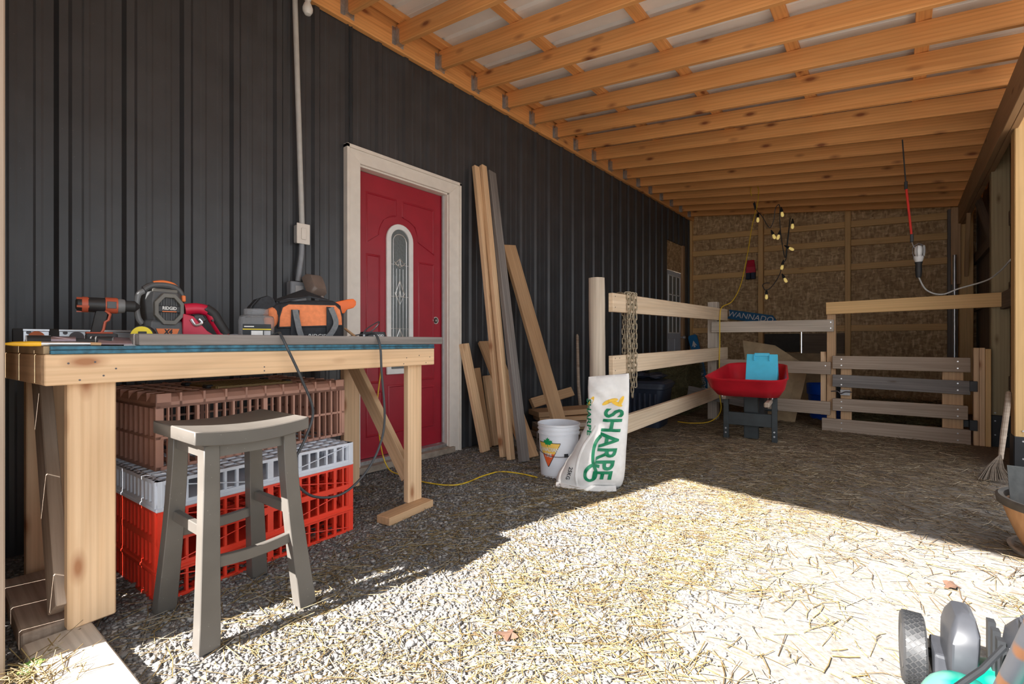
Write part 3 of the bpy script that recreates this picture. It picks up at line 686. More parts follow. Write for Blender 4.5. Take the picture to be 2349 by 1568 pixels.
# cordless drill ---------------------------------------------------------------
dr = thing('cordless_drill', 'black and orange cordless drill standing on its battery', 'drill', M=T(.80, .352, BT) @ RZ(84) @ Matrix.Scale(.86, 4))
b = MB(); b.lathe([(.016, -.078), (.024, -.072), (.028, -.055), (.029, -.02), (.028, .03), (.027, .045)], 20, T(0, 0, .158) @ RY(90)); b.build('motor_housing', 'black_plastic', dr, smooth=True)
b = MB(); b.lathe([(.0295, -.060), (.0300, -.046), (.0300, -.042)], 20, T(0, 0, .158) @ RY(90), cap=False)
for a in range(5): b.box((-.075, -.004, -.0295), (-.04, .004, -.0255), T(0, 0, .158) @ RX(72 * a))
b.build('rear_vent', 'drill_orange', dr, smooth=True)
MB().lathe([(.0305, .008), (.0315, .012), (.0315, .042), (.030, .046)], 20, T(0, 0, .158) @ RY(90)).build('gear_collar', 'drill_orange', dr, smooth=True)
MB().box((.012, -.0325, .145), (.04, -.028, .172)).build('rating_plate', 'dark_grey_plastic', dr, bevel=.001)
b = MB().lathe([(.029, .046), (.030, .052), (.026, .068)], 20, T(0, 0, .158) @ RY(90)); b.build('clutch_ring', 'mid_grey_plastic', dr, smooth=True)
MB().lathe([(.022, .068), (.022, .10), (.014, .108), (.004, .118)], 18, T(0, 0, .158) @ RY(90)).build('chuck', 'black_rubber', dr, smooth=True)
b = MB(); b.loft([[(x + a, y_, z) for a, y_ in ((-.019, -.015), (.019, -.015), (.019, .015), (-.019, .015))] for x, z in ((-.018, .045), (-.012, .075), (-.006, .11), (.0, .14))]); b.build('grip', 'black_rubber', dr, smooth=True, bevel=.006, seg=2)
b = MB(); b.tube([(.008, -.0155, .137), (.022, -.0155, .122), (.017, -.0155, .100), (.007, -.0155, .092), (.002, -.0155, .062), (-.004, -.0155, .050)], .0048, 6); b.build('grip_stripe', 'drill_orange', dr, smooth=True)
MB().box((.014, -.008, .105), (.026, .008, .13)).build('trigger', 'black_plastic', dr, bevel=.003)
MB().box((-.05, -.033, .0), (.045, .033, .048)).build('battery', 'black_plastic', dr, bevel=.008, seg=2)
MB().box((-.05, -.034, .046), (.03, .034, .052)).build('battery_rim', 'drill_orange', dr, bevel=.002)

# orange and grey jobsite blower ------------------------------------------------
bl = thing('jobsite_blower', 'grey jobsite blower with orange handle and badge on the bench', 'blower', M=T(.745, .53, BT) @ RZ(95) @ Matrix.Diagonal((.80, .8, .98, 1)))
def oct_(w, d, c): return [(-w + c, -d), (w - c, -d), (w, -d + c), (w, d - c), (w - c, d), (-w + c, d), (-w, d - c), (-w, -d + c)]
b = MB(); b.loft([[(x, y_, z) for x, y_ in oct_(w, d, .02)] for w, d, z in ((.088, .075, 0), (.088, .075, .03), (.078, .068, .088), (.070, .06, .095))]); b.build('base_housing', 'dark_grey_plastic', bl, bevel=.003)
b = MB(); b.loft([[(x, y_, z) for x, y_ in oct_(w, d, .022)] for w, d, z in ((.066, .055, .09), (.072, .06, .12), (.076, .062, .165), (.068, .055, .2))]); b.build('fan_housing', 'dark_grey_plastic', bl, bevel=.003)
def octz(r, k=8, ph=22.5): return [(r * math.cos(R(ph + 45 * i)), r * math.sin(R(ph + 45 * i))) for i in range(k)]
FM = T(.006, -.064, .135) @ RX(90)
b = MB(); o_, i_ = octz(.064), octz(.046)
for (p, q, h) in ((o_, i_, .016),): b.loft([[(x, y_, 0) for x, y_ in p], [(x * .97, y_ * .97, h) for x, y_ in p], [(x, y_, h) for x, y_ in q], [(x, y_, -.01) for x, y_ in q]], cap=False, M=FM)
b.build('grille_ring', 'olive_grey_plastic', bl, bevel=.0015)
MB().prism(octz(.047), -.012, .001, FM).build('grille_recess', 'black_plastic', bl)
b = MB()
for k in range(-3, 4):
    if abs(k) > 0: b.box((k * .010 - .0015, -.042, .0), (k * .010 + .0015, .042, .004), FM)
b.build('grille_bar', 'dark_grey_plastic', bl)
MB().box((-.045, -.012, .002), (.045, .012, .011), FM).build('badge_bar', 'black_plastic', bl, bevel=.002)
text('badge_lettering', 'RIDGID', .017, 'print_white', bl, T(.006, -.0765, .138) @ RX(90), bold=.0004)
MB().box((-.028, -.0105, .0105), (.028, -.0075, .0125), FM).build('badge_line', 'orange_plastic', bl)
b = MB(); b.loft([[(x, -.0735, z) for x, z in ((-.046, .062), (.046, .062), (.034, .036), (-.034, .036))], [(x, -.0765, z) for x, z in ((-.046, .062), (.046, .062), (.034, .036), (-.034, .036))]]); b.build('model_badge', 'orange_plastic', bl)
text('model_lettering', 'X4', .026, 'print_dark', bl, T(.0, -.077, .049) @ RX(90), bold=.0012, shear=.15)
MB().box((-.035, -.0775, .0), (.035, -.070, .03)).build('dark_foot', 'black_plastic', bl, bevel=.004)
b = MB(); b.tube(catmull([(-.075, -.02, .205), (-.045, -.02, .222), (.0, -.02, .228), (.045, -.02, .222), (.072, -.02, .2), (.078, -.02, .172)], 5), .013, 10); b.build('carry_handle', 'dark_grey_plastic', bl, smooth=True)
b = MB(); b.tube(catmull([(-.038, -.02, .232), (.0, -.02, .238), (.04, -.02, .232), (.066, -.02, .213)], 5), .0085, 8); b.build('handle_stripe', 'orange_plastic', bl, smooth=True)
MB().box((.067, -.05, .168), (.083, -.03, .192)).build('switch', 'orange_plastic', bl, bevel=.003)
b = MB(); b.tube(catmull([(-.074, -.02, .2), (-.094, -.02, .185), (-.100, -.02, .14), (-.094, -.02, .10), (-.08, -.02, .08)], 5), .011, 10); b.build('side_strap', 'mid_grey_plastic', bl, smooth=True)
b = MB(); b.box((-.05, -.05, .192), (.05, .03, .212)); b.build('top_cap', 'olive_grey_plastic', bl, bevel=.007, seg=2)
b = MB()
for k in range(4): b.box((-.083, -.0745, .048 - .011 * k), (-.058, -.072, .0505 - .011 * k))
b.build('side_vent', 'mid_grey_plastic', bl)
b = MB()
for k in range(3): b.box((-.0895, -.05 , .042 - .009 * k), (-.0875, -.005, .045 - .009 * k))
b.build('warning_label', 'print_white', bl)

# red corded power tool ------------------------------------------------------------
rt = thing('power_tool', 'red corded power tool with black grip beside the blower', 'power tool', M=T(.79, .668, BT) @ RZ(84))
def xz(b, poly, y0, y1): return b.loft([[(p[0], y0, p[1]) for p in poly], [(p[0], y1, p[1]) for p in poly]])
b = MB(); b.tube(catmull([(-.075, 0, .135), (-.03, 0, .14), (.005, 0, .128), (.025, 0, .09), (.05, 0, .045), (.07, 0, .02)], 6), [.022] * 6 + [.021] * 6 + [.019] * 6 + [.017] * 6 + [.019] * 6 + [.022], 12); b.build('handle_body', 'tool_red', rt, smooth=True)
b = MB(); xz(b, [(-.085, .0), (.085, .0), (.09, .03), (.03, .03), (-.005, .055), (-.03, .085), (-.05, .11), (-.085, .12)], -.028, .028); b.build('lower_body', 'tool_red', rt, bevel=.008, seg=2, smooth=True)
b = MB(); b.tube(catmull([(-.008, -.004, .142), (.018, -.004, .122), (.036, -.004, .088), (.062, -.004, .042)], 6), .0195, 12); b.build('grip', 'black_rubber', rt, smooth=True)
MB().tube(catmull([(-.06, -.03, .098), (-.045, -.03, .075), (-.025, -.03, .085), (-.035, -.03, .1)], 5), .006, 8).build('trigger_guard', 'steel', rt, smooth=True)
b = MB(); xz(b, [(-.05, .115), (-.02, .118), (-.005, .095), (-.03, .082), (-.05, .095)], -.0225, .0235); b.build('trigger', 'black_plastic', rt, bevel=.003)
b = MB(); xz(b, [(-.005, .15), (.03, .135), (.075, .07), (.066, .05), (.03, .1), (.0, .13)], .02, .04); b.build('blade_cover', 'light_grey', rt, bevel=.003)
for p in ((-.01, .138), (.012, .095), (.06, .022)): MB().cyl((p[0], -.031, p[1]), (p[0], -.0, p[1]), .004, n=8).build('screw', 'black_plastic', rt)
MB().cyl((.075, 0, .022), (.115, 0, .03), .010, .006, n=10).build('strain_relief', 'cord_black', rt, smooth=True)
# folded papers
pp = thing('paper_sheets', 'folded white paper sheets lying behind the cord on the bench', 'paper', M=T(.60, .765, BT) @ RZ(8))
for i, (r, dx) in enumerate(((0, 0), (9, .01), (-6, .015))):
    b = MB(); rings = []
    for k in range(9): t = k / 8; rings.append([(-.10, -.10 + .2 * t, .004 + i * .014 + .006 * math.sin(t * 9 + i)), (.10, -.10 + .2 * t, .010 + i * .014 + .006 * math.sin(t * 8 + 1 + i)), (.10, -.10 + .2 * t, .0115 + i * .014 + .006 * math.sin(t * 8 + 1 + i)), (-.10, -.10 + .2 * t, .0055 + i * .014 + .006 * math.sin(t * 9 + i))])
    b.loft(rings); b.build('sheet', 'paper', pp, T(dx, 0, 0) @ RZ(r), smooth=True)
# clear jar -------------------------------------------------------------------
jr = thing('plastic_jar', 'open clear plastic jar with a black and yellow label', 'jar', M=T(.785, .85, BT) @ RZ(70))
def rsq(h, c, n=5):
    P = []
    for qx, qy, a0 in ((1, 1, 0), (-1, 1, 90), (-1, -1, 180), (1, -1, 270)):
        for i in range(n): a = R(a0 + 90 * i / (n - 1)); P.append((qx * (h - c) + c * math.cos(a), qy * (h - c) + c * math.sin(a)))
    return P
b = MB(); b.loft([[(x, y_, z) for x, y_ in rsq(h, c)] for h, c, z in ((.060, .02, .0), (.066, .022, .006), (.066, .022, .05), (.066, .022, .10), (.063, .03, .118), (.050, .045, .124), (.047, .0469, .127), (.047, .0469, .150), (.0445, .0444, .150), (.0445, .0444, .124), (.0605, .028, .115), (.0635, .02, .10), (.0635, .02, .006), (.057, .02, .003))], cap=True); b.build('jar_body', 'jar_plastic', jr, smooth=True)
b = MB()
for z in (.131, .138, .145): b.tube([(.0475 * math.cos(R(15 * a)), .0475 * math.sin(R(15 * a)), z) for a in range(24)], .0016, 6, True)
b.build('thread', 'jar_plastic', jr, smooth=True)
MB().box((-.05, -.0675, .02), (.052, -.0665, .085)).build('label_panel', 'print_dark', jr)
MB().box((-.05, -.0682, .062), (.052, -.0672, .066)).build('label_stripe', 'yellow_plastic', jr)
MB().box((-.02, -.0684, .022), (.022, -.0674, .040)).build('label_patch', 'amber_yellow', jr)
MB().box((-.02, -.0686, .036), (.022, -.0676, .058)).build('label_patch', 'print_white', jr)
MB().box((.026, -.0684, .024), (.05, -.0674, .058)).build('label_patch', 'light_grey', jr)
MB().box((-.045, -.0684, .073), (-.01, -.0674, .077)).build('label_print', 'print_white', jr)
# tool bag ----------------------------------------------------------------------
tb = thing('tool_bag', 'orange and black tool bag with grey handle strap, flap open', 'bag', M=T(.705, 1.095, BT) @ RZ(80))
def bagsec(x, w, h):
    return [(x, -w, 0), (x, -w * 1.02, h * .35), (x, -w * .97, h * .75), (x, -w * .80, h * .95), (x, -w * .5, h), (x, w * .5, h), (x, w * .8, h * .95), (x, w * .97, h * .75), (x, w * 1.02, h * .35), (x, w, 0)]
b = MB(); b.loft([bagsec(x, w, h) for x, w, h in ((-.155, .085, .165), (-.13, .092, .185), (0, .095, .205), (.12, .092, .21), (.150, .082, .195), (.158, .06, .15))]); b.build('bag_body', 'black_fabric', tb, smooth=True, angle=60)
def onfront(poly, lift=.004):
    out = []
    for x, z in poly:
        h = .205; t = z / h; w = .095 * (1.0 + .02 * min(t / .35, 1)) if t < .35 else (.095 * (1.02 - .05 * (t - .35) / .4) if t < .75 else .095 * (.97 - .17 * (t - .75) / .2))
        out.append((x, -w - lift, z))
    return out
pan = [(-.135, .075), (.145, .090), (.147, .13), (.140, .165), (.118, .188), (-.09, .182), (-.118, .165), (-.132, .12)]
b = MB(); b.loft([onfront(pan, -.004), onfront(pan, .004)]); b.build('front_panel', 'orange_fabric', tb)
b = MB(); b.tube(onfront(pan + pan[:1], .004), .0035, 6); b.build('piping', 'black_fabric', tb, smooth=True)
def strap(name, pts, w, mat, t=.0022):
    b = MB(); P = catmull(pts, 6); rings = []
    for i, p in enumerate(P):
        d = (P[min(i + 1, len(P) - 1)] - P[max(i - 1, 0)]).normalized(); s_ = d.cross(Vector((0, -1, 0))).normalized(); nn = d.cross(s_)
        rings.append([p + s_ * w / 2 + nn * t, p - s_ * w / 2 + nn * t, p - s_ * w / 2 - nn * t, p + s_ * w / 2 - nn * t])
    b.loft(rings); b.build(name, mat, tb, smooth=True)
strap('webbing', [(-.07, -.100, .005), (-.068, -.103, .08), (-.066, -.102, .155)], .034, 'black_fabric')
strap('webbing', [(.088, -.100, .005), (.088, -.103, .08), (.088, -.102, .175)], .034, 'black_fabric')
strap('handle', [(-.068, -.106, .155), (-.062, -.113, .11), (-.05, -.118, .05), (-.03, -.122, .012), (.02, -.124, .008), (.065, -.122, .03), (.098, -.118, .07), (.110, -.113, .11), (.088, -.107, .172)], .024, 'grey_strap')
text('bag_lettering', 'RIDGID', .026, 'print_white', tb, T(.03, -.1025, .038) @ RX(90), shear=.2)
b = MB(); xz(b, [(-.135, .0), (-.185, .0), (-.222, .06), (-.235, .12), (-.222, .17), (-.195, .205), (-.165, .218), (-.14, .205), (-.128, .17)], -.055, .085); b.build('open_flap', 'black_fabric', tb, bevel=.012, seg=2, smooth=True)
b = MB(); b.ball((-.150, -.060, .110), (.035, .035, .055)); b.build('lining', 'orange_fabric', tb, smooth=True)
b = MB(); b.loft([[(-.12, -.06, .186), (-.12, .08, .2), (-.12, .08, .206), (-.12, -.06, .192)], [(.02, -.02, .222), (.02, .08, .262), (.02, .08, .268), (.02, -.02, .228)], [(.13, -.03, .2), (.13, .08, .215), (.13, .08, .221), (.13, -.03, .206)]]); b.build('lid', 'black_fabric', tb, smooth=True)
sw = thing('saw_handle', 'bright orange handled tool sticking out of the tool bag', 'hand tool', M=T(.70, 1.275, BT + .155) @ RZ(80))
b = MB(); xz(b, [(-.02, .0), (.03, .0), (.04, .02), (.075, .03), (.088, .045), (.09, .065), (.075, .078), (.04, .072), (-.02, .055)], -.013, .013); b.build('handle', 'bright_orange', sw, bevel=.008, seg=2, smooth=True)
MB().box((-.16, -.006, -.09), (.0, .006, .035)).build('blade_guard', 'black_plastic', sw, bevel=.002)
# battery and charger
bc = thing('battery_charger', 'black tool battery sitting on a red brown base at the bench end', 'battery', M=T(.73, 1.455, BT) @ RZ(70))
MB().box((-.075, -.045, 0), (.085, .045, .024)).build('charger_base', 'drill_orange', bc, bevel=.006)
b = MB(); b.loft([[(x, y_, z) for x, y_ in rsq(h, .012)] for h, z in ((.045, .025), (.047, .045), (.042, .065))], M=Matrix.Diagonal((1.35, .85, 1, 1))); b.build('battery_pack', 'black_plastic', bc, smooth=True, angle=50)
text('battery_lettering', 'RIDGID', .016, 'print_white', bc, T(.02, -.0415, .045) @ RX(90), bold=.0004)
rp = thing('router_base', 'flat silver metal tool base beside the battery on the bench', 'tool', M=T(.80, 1.37, BT) @ RZ(75))
MB().box((-.08, -.05, .0), (.08, .05, .006)).build('base_plate', 'steel', rp, bevel=.001)
MB().box((-.06, -.03, .006), (.03, .03, .04)).build('motor_block', 'light_grey', rp, bevel=.004)
MB().box((-.03, -.045, .006), (-.02, -.03, .05)).build('clamp', 'steel', rp, bevel=.002)
b = MB(); b.tube(catmull([(-.03, -.035, .045), (-.01, -.03, .075), (.04, -.01, .105), (.07, .01, .115), (.06, .02, .09), (.02, .02, .06), (-.05, .02, .045), (-.12, .03, .03)], 6), .003, 6); b.build('thin_cable', 'cord_black', rp, smooth=True)
for i, (a, c_) in enumerate((((.74, 1.30, BT + .07), (.82, 1.335, BT + .008)), ((.71, 1.305, BT + .08), (.80, 1.35, BT + .012)))):
    o = MB().cyl(a, c_, .006, n=8).build('wood_stick', 'brown_lumber'); tag(o, ('shorter thin wooden stick leaning out beside the tool bag', 'longer thin wooden stick leaning out beside the tool bag')[i], 'stick', 'sticks by the tool bag')
# spirit level
lv = thing('spirit_level', 'silver spirit level standing on edge along the wall side of the bench', 'level', M=T(.395, .17, BT) @ RZ(88))
b = MB().box((0, -.012, 0), (.62, .012, .008)).box((0, -.012, .052), (.62, .012, .060)).box((0, -.004, .008), (.62, .004, .052)); b.build('level_body', 'steel', lv, bevel=.001)
for x in (.0, .095): MB().box((x, -.013, -.0), (x + .028, .013, .061)).build('end_cap', 'black_rubber', lv, bevel=.002)
for x in (.062, .172): MB().cyl((x, -.014, .03), (x, -.004, .03), .022, n=20).build('vial_ring', 'orange_plastic' if x < .1 else 'dark_metal', lv, smooth=True)
for x in (.042, .14): MB().cyl((x, -.0055, .047), (x, -.003, .047), .007, n=14).build('hang_hole', 'dark_metal', lv)
# lying cylinder tools
ft = thing('flashlight', 'dark metal flashlight with grey end cap lying on the bench corner', 'flashlight', M=T(.905, .195, BT + .016) @ RZ(86))
MB().cyl((-.03, 0, 0), (.02, 0, 0), .016, n=18).build('head', 'black_rubber', ft, smooth=True); MB().cyl((.02, 0, 0), (.075, 0, 0), .0135, .013, n=18).build('barrel', 'purple_metal', ft, smooth=True)
MB().cyl((-.033, 0, 0), (-.03, 0, 0), .0155, n=18).build('end_cap', 'light_grey', ft); MB().cyl((-.034, 0, 0), (-.032, 0, 0), .003, n=10).build('button', 'black_rubber', ft)
MB().cyl((.075, 0, 0), (.12, .002, 0), .007, n=12).build('tail', 'black_rubber', ft, smooth=True)
sg = thing('driver_handle', 'black tool handle with white rings on the bench', 'screwdriver', M=T(.90, .335, BT + .015) @ RZ(70))
MB().cyl((-.03, 0, 0), (.025, 0, 0), .0145, n=16).build('handle', 'black_rubber', sg, smooth=True); MB().cyl((.025, 0, 0), (.029, 0, 0), .012, n=16).build('end_cap', 'mid_grey_plastic', sg)
for x in (-.028, -.016): MB().cyl((x, 0, 0), (x + .003, 0, 0), .0150, n=16).build('ring', 'print_white', sg)
MB().cyl((-.08, 0, 0), (-.03, 0, 0), .004, n=8).build('shaft', 'dark_metal', sg)
sh = thing('sanding_plate', 'curved dark metal plate lying in front of the drill', 'tool', M=T(.885, .362, BT) @ RZ(80))
b = MB(); rings = []
for k in range(11):
    a = R(20 + 140 * k / 10); y_ = -.045 * math.cos(a); z = .036 * math.sin(a) - .008
    rings.append([(-.04 + .01 * math.sin(a), y_, max(z, .001)), (.055, y_ * 1.1, max(z * .8, .001)), (.055, y_ * 1.1, max(z * .8, .001) + .003), (-.04 + .01 * math.sin(a), y_, max(z, .001) + .003)])
b.loft(rings); b.build('plate', 'purple_metal', sh, smooth=True)
MB().box((-.05, -.03, 0), (.045, .03, .016)).build('body', 'black_plastic', sh, bevel=.004)
tm = thing('tape_measure', 'round yellow and black tape measure at the end of the grey board', 'tape measure', M=T(.868, .448, BT) @ RZ(64))
MB().cyl((-.0, -.014, .034), (0, .022, .034), .034, n=24).build('case', 'black_rubber', tm, smooth=True); MB().cyl((0, -.018, .034), (0, -.013, .034), .031, n=24).build('face', 'yellow_plastic', tm, smooth=True)
MB().box((-.010, -.0195, .015), (.014, -.017, .048)).build('belt_clip', 'black_plastic', tm, bevel=.002)
yp = thing('paint_brush', 'slim yellow handled brush with silver sleeve on the bench corner', 'brush', M=T(1.0, .215, BT + .007) @ RZ(90))
MB().tube([(-.10, 0, 0), (-.085, 0, 0), (-.05, 0, 0), (-.03, 0, 0)], [.003, .006, .0075, .007], 12).build('handle', 'amber_yellow', yp, smooth=True)
MB().tube([(-.03, 0, 0), (.04, 0, 0), (.075, 0, 0)], [.0072, .0065, .0055], 12).build('sleeve', 'steel', yp, smooth=True)
MB().tube([(.075, 0, 0), (.10, 0, -.001)], [.005, .0045], 8).build('bristles', 'brown_lumber', yp)
sc = thing('white_scraper', 'thin white scraper poking out from under the grey board', 'scraper', M=T(.955, .43, BT) @ RZ(85))
b = MB(); b.loft([[(-.05, -.004, .0), (-.05, .004, .0), (-.05, .004, .003), (-.05, -.004, .003)], [(.02, -.012, .0), (.02, .012, .0), (.02, .012, .006), (.02, -.012, .006)]]); b.build('blade', 'light_grey', sc)
# black cord looping in front of the bench
cpts = [(.80, .835, BT + .028), (.86, .86, BT + .03), (.92, .88, BT + .048), (.965, .872, .925), (.995, .885, .87), (.992, .943, .747), (.988, .992, .616), (.990, .962, .512), (.995, .902, .399), (.993, .924, .323), (.986, 1.002, .253), (.975, 1.128, .23), (.965, 1.244, .284), (.957, 1.332, .388), (.953, 1.371, .529), (.953, 1.353, .762), (.952, 1.347, .87), (.92, 1.345, .934), (.86, 1.34, .937), (.81, 1.345, .905)]
pc = MB().tube(catmull(cpts, 8), .0055, 8).build('power_cord', 'cord_black', rt, rt.matrix_basis.inverted(), smooth=True); pc['label'] = 'black power cord hanging in a loop in front of the workbench'
# yellow extension cord down the door and across the floor
ypts = [(.14, 1.925, .80), (.13, 1.925, .70), (.14, 1.89, .47), (.12, 1.93, .2), (.16, 1.96, .04), (.30, 1.964, .012), (.572, 1.96, .014), (.747, 2.057, .012), (.735, 2.316, .012), (.762, 2.454, .012), (.90, 2.50, .012), (1.032, 2.50, .012)]
tag(MB().tube(catmull(ypts, 8), .0042, 8).build('extension_cord', 'yellow_cord', smooth=True), 'yellow extension cord running past the red door along the ground', 'cord')

# ================================================================== ON THE BLACK WALL
cn = thing('electrical_conduit', 'pale grey conduit with light switch on the black wall', 'conduit', (.02, 1.40, 1.15))
MB().cyl((.018, .02, .47), (.018, -.03, 2.03), .0155, n=16).build('conduit_pipe', 'conduit_grey', cn, smooth=True)
MB().box((-.018, -.015, .355), (.035, .055, .465)).build('switch_box', 'conduit_grey', cn, bevel=.004)
MB().box((.035, -.022, .348), (.041, .060, .472)).build('switch_plate', 'trim_white', cn, bevel=.002)
MB().box((.041, .004, .375), (.047, .034, .445)).build('switch_rocker', 'trim_white', cn, bevel=.002)
MB().tube(catmull([(.018, .018, .355), (.018, .016, .28), (.018, .004, .19), (.018, -.004, .12)], 5), .0155, 14).build('lower_pipe', 'conduit_dark', cn, smooth=True)
ot = thing('outlet_cover', 'smoky plastic outdoor outlet box with its cover raised', 'outlet', (.02, 1.39, 1.115))
MB().box((-.018, -.05, .03), (.045, .05, .15)).build('outlet_box', 'conduit_dark', ot, bevel=.006)
MB().box((.045, -.025, .045), (.05, .025, .125)).build('receptacle', 'light_grey', ot, bevel=.002)
b = MB(); b.loft([[(x, y_, z) for x, y_ in rsq(h, .02)] for h, z in ((.066, 0), (.064, .035), (.045, .06))], M=T(.085, .065, .12) @ RZ(10) @ RY(62) @ Matrix.Diagonal((1.05, .9, 1, 1))); b.build('bubble_cover', 'smoke_plastic', ot, smooth=True, angle=45)
for yy in (.06, .09): MB().cyl((.12, yy, .055), (.15, yy, .055), .010, n=10).build('latch_tab', 'smoke_plastic', ot, smooth=True)
lb = thing('light_bulb', 'bare frosted light bulb in a socket under the ledger board', 'bulb', (.09, 1.43, 2.90))
MB().lathe([(.006, -.012), (.018, -.008), (.029, .010), (.030, .028), (.022, .052), (.014, .068), (.014, .08)], 20).build('globe', 'frosted_bulb', lb, smooth=True)
MB().lathe([(.018, .075), (.022, .09), (.022, .125), (.035, .13), (.035, .145)], 18).build('socket', 'white_paint', lb, smooth=True)
# ================================================================== LUMBER AGAINST THE WALL
LG = 'lumber leaning on the black wall'
def lean(name, p0, p1, w, t, mat, label, up=(0, 1, 0)): tag(board(name, p0, p1, w, t, mat, up=up, ch=.003), label, 'lumber', LG)
lean('wood_stud', (.475, 2.815, .0), (.055, 2.935, 2.405), .058, .038, 'new_pine', 'tall pale pine stud nearest the red door leaning on the wall')
lean('wood_stud', (.575, 2.785, .0), (.075, 3.005, 2.425), .058, .040, 'new_pine', 'tall pale pine stud between a pine stud and a grey board')
lean('grey_plank', (.69, 2.80, .0), (.075, 3.11, 2.40), .089, .040, 'grey_wood', 'tall weathered grey board leaning beside two pale studs')
lean('brown_plank', (.56, 3.56, .0), (.045, 3.385, 1.80), .17, .036, 'brown_lumber', 'wide brown plank leaning on the wall behind the white bucket', up=(0, 1, .3))
lean('brown_plank', (.66, 2.93, .0), (.045, 3.06, .90), .13, .036, 'brown_lumber', 'short wide brown plank leaning behind the tall grey board', up=(0, 1, .4))
lean('brown_plank', (.50, 3.12, .0), (.045, 3.25, .70), .13, .036, 'brown_lumber', 'brown plank low behind the tall studs, leaning toward the wall', up=(0, 1, .4))
lean('wood_stud', (.235, 2.86, .0), (.05, 2.80, .885), .089, .038, 'new_pine', 'short pine stud leaning next to the white door trim')
lean('wood_stud', (.16, 2.975, .0), (.05, 2.945, .675), .07, .038, 'brown_lumber', 'very short stud tucked behind the short pine stud')
lean('wood_stud', (.15, 3.10, .0), (.05, 3.085, .605), .089, .038, 'new_pine', 'stubby pine offcut standing behind the tall studs')
PG = 'stacked planks by the wall'
pl = [((.16, 3.62, .02), (.55, 4.35, .02), .24, .04, 'grey_brown_wood', 'weathered plank at the bottom of the pile by the wall'),
      ((.18, 3.66, .065), (.50, 4.38, .065), .22, .04, 'brown_lumber', 'brown plank second in the pile by the wall'),
      ((.20, 3.60, .11), (.60, 4.20, .11), .20, .04, 'grey_brown_wood', 'grey brown plank in the middle of the pile by the wall'),
      ((.12, 3.72, .155), (.55, 4.30, .155), .22, .04, 'brown_lumber', 'brown plank under the top one of the pile by the wall'),
      ((.10, 3.70, .205), (.50, 4.42, .215), .26, .05, 'brown_lumber', 'wide brown plank on top of the pile by the wall')]
for p0, p1, w, t, m_, lab in pl: tag(board('stacked_plank', p0, p1, w, t, m_, up=(1, -.5, 0)), lab, 'plank', PG)
tag(board('leaning_offcut', (.04, 3.75, .29), (.10, 4.40, .36), .10, .038, 'brown_lumber', up=(-.5, 0, 1)), 'brown offcut resting on edge against the wall above the pile', 'offcut')
tag(MB().tube([(.25, 4.36, .0), (.17, 4.42, .45), (.07, 4.56, .965), (.065, 4.565, .985)], [.018, .0175, .0165, .010], 10).build('wooden_stake', 'grey_brown_wood', smooth=True), 'round weathered wooden stake leaning on the wall behind the log post', 'stake')

# ================================================================== BUCKET AND FEED SACK
bk = thing('plastic_bucket', 'white plastic bucket with a triangle logo beside the feed sack', 'bucket', (1.075, 2.69, 0))
BR = .141
b = MB(); b.lathe([(.118, .0), (.122, .004), (.134, .25), (.1345, .285), (.142, .285), (.142, .293), (.1365, .295), (.137, .313), (.143, .314), (.143, .321), (.138, .323), (.1385, .338), (.144, .340), (.145, .352), (.139, .354), (.134, .350), (.131, .25), (.119, .01), (.06, .008)], 48); b.build('bucket_body', 'bucket_white', bk, smooth=True, angle=30)
def rad(z): return .122 + .012 * (z - .004) / .246
def oncyl(a0, zc, lift=.0012): return lambda tx, ty, tz: Vector(((rad(zc + ty) + lift + tz) * math.cos(a0 + tx / .13), (rad(zc + ty) + lift + tz) * math.sin(a0 + tx / .13), zc + ty))
def cylpatch(name, poly, mat, a0, zc, lift, sub=3):
    bm = bmesh.new(); vs_ = [bm.verts.new((x, y_, 0)) for x, y_ in poly]; bm.faces.new(vs_)
    bmesh.ops.triangulate(bm, faces=bm.faces); bmesh.ops.subdivide_edges(bm, edges=bm.edges[:], cuts=sub, use_grid_fill=True)
    fn = oncyl(a0, zc, lift)
    for v in bm.verts: v.co = fn(*v.co)
    me = bpy.data.meshes.new(name); bm.to_mesh(me); bm.free(); me.materials.append(M_[mat])
    return link(bpy.data.objects.new(name, me), bk)
A0 = R(-88); ZC = .175
cylpatch('logo_outline', [(-.085, .062), (.085, .062), (.082, .050), (.005, -.098), (-.005, -.098), (-.082, .050)], 'print_dark', A0, ZC, .0008, 7)
cylpatch('logo_triangle', [(-.081, .058), (.081, .058), (.078, .050), (.046, -.012), (-.046, -.012), (-.078, .050)], 'logo_yellow', A0, ZC, .0022, 7)
cylpatch('logo_triangle', [(-.046, -.012), (.046, -.012), (.003, -.092), (-.003, -.092)], 'logo_red', A0, ZC, .0022, 7)
leaf = [(0, 1), (.16, .68), (.36, .80), (.28, .35), (.52, .55), (.58, .40), (.92, .45), (.80, .22), (.95, .08), (.50, -.28), (.55, -.42), (.06, -.34), (.05, -.75), (-.05, -.75), (-.06, -.34), (-.55, -.42), (-.50, -.28), (-.95, .08), (-.80, .22), (-.92, .45), (-.58, .40), (-.52, .55), (-.28, .35), (-.36, .80), (-.16, .68)]
cylpatch('logo_leaf', [(x * .036, y_ * .036) for x, y_ in leaf], 'logo_green', A0, ZC + .062, .0038, 3)
text('logo_lettering', 'CANADIAN', .036, 'print_white', bk, fn=lambda x, y_, z: oncyl(A0, ZC + .016, .0038)(x * .78, y_, 0), bold=.0012)
text('logo_lettering', 'TIRE', .034, 'print_white', bk, fn=lambda x, y_, z: oncyl(A0, ZC - .022, .0038)(x * .8, y_, 0), bold=.0012)
MB().box((-.014, -.002, -.012), (.014, .002, .012), T(.128 * math.cos(R(-34)), .128 * math.sin(R(-34)), .155) @ RZ(56)).build('printed_patch', 'print_dark', bk)
pts = []
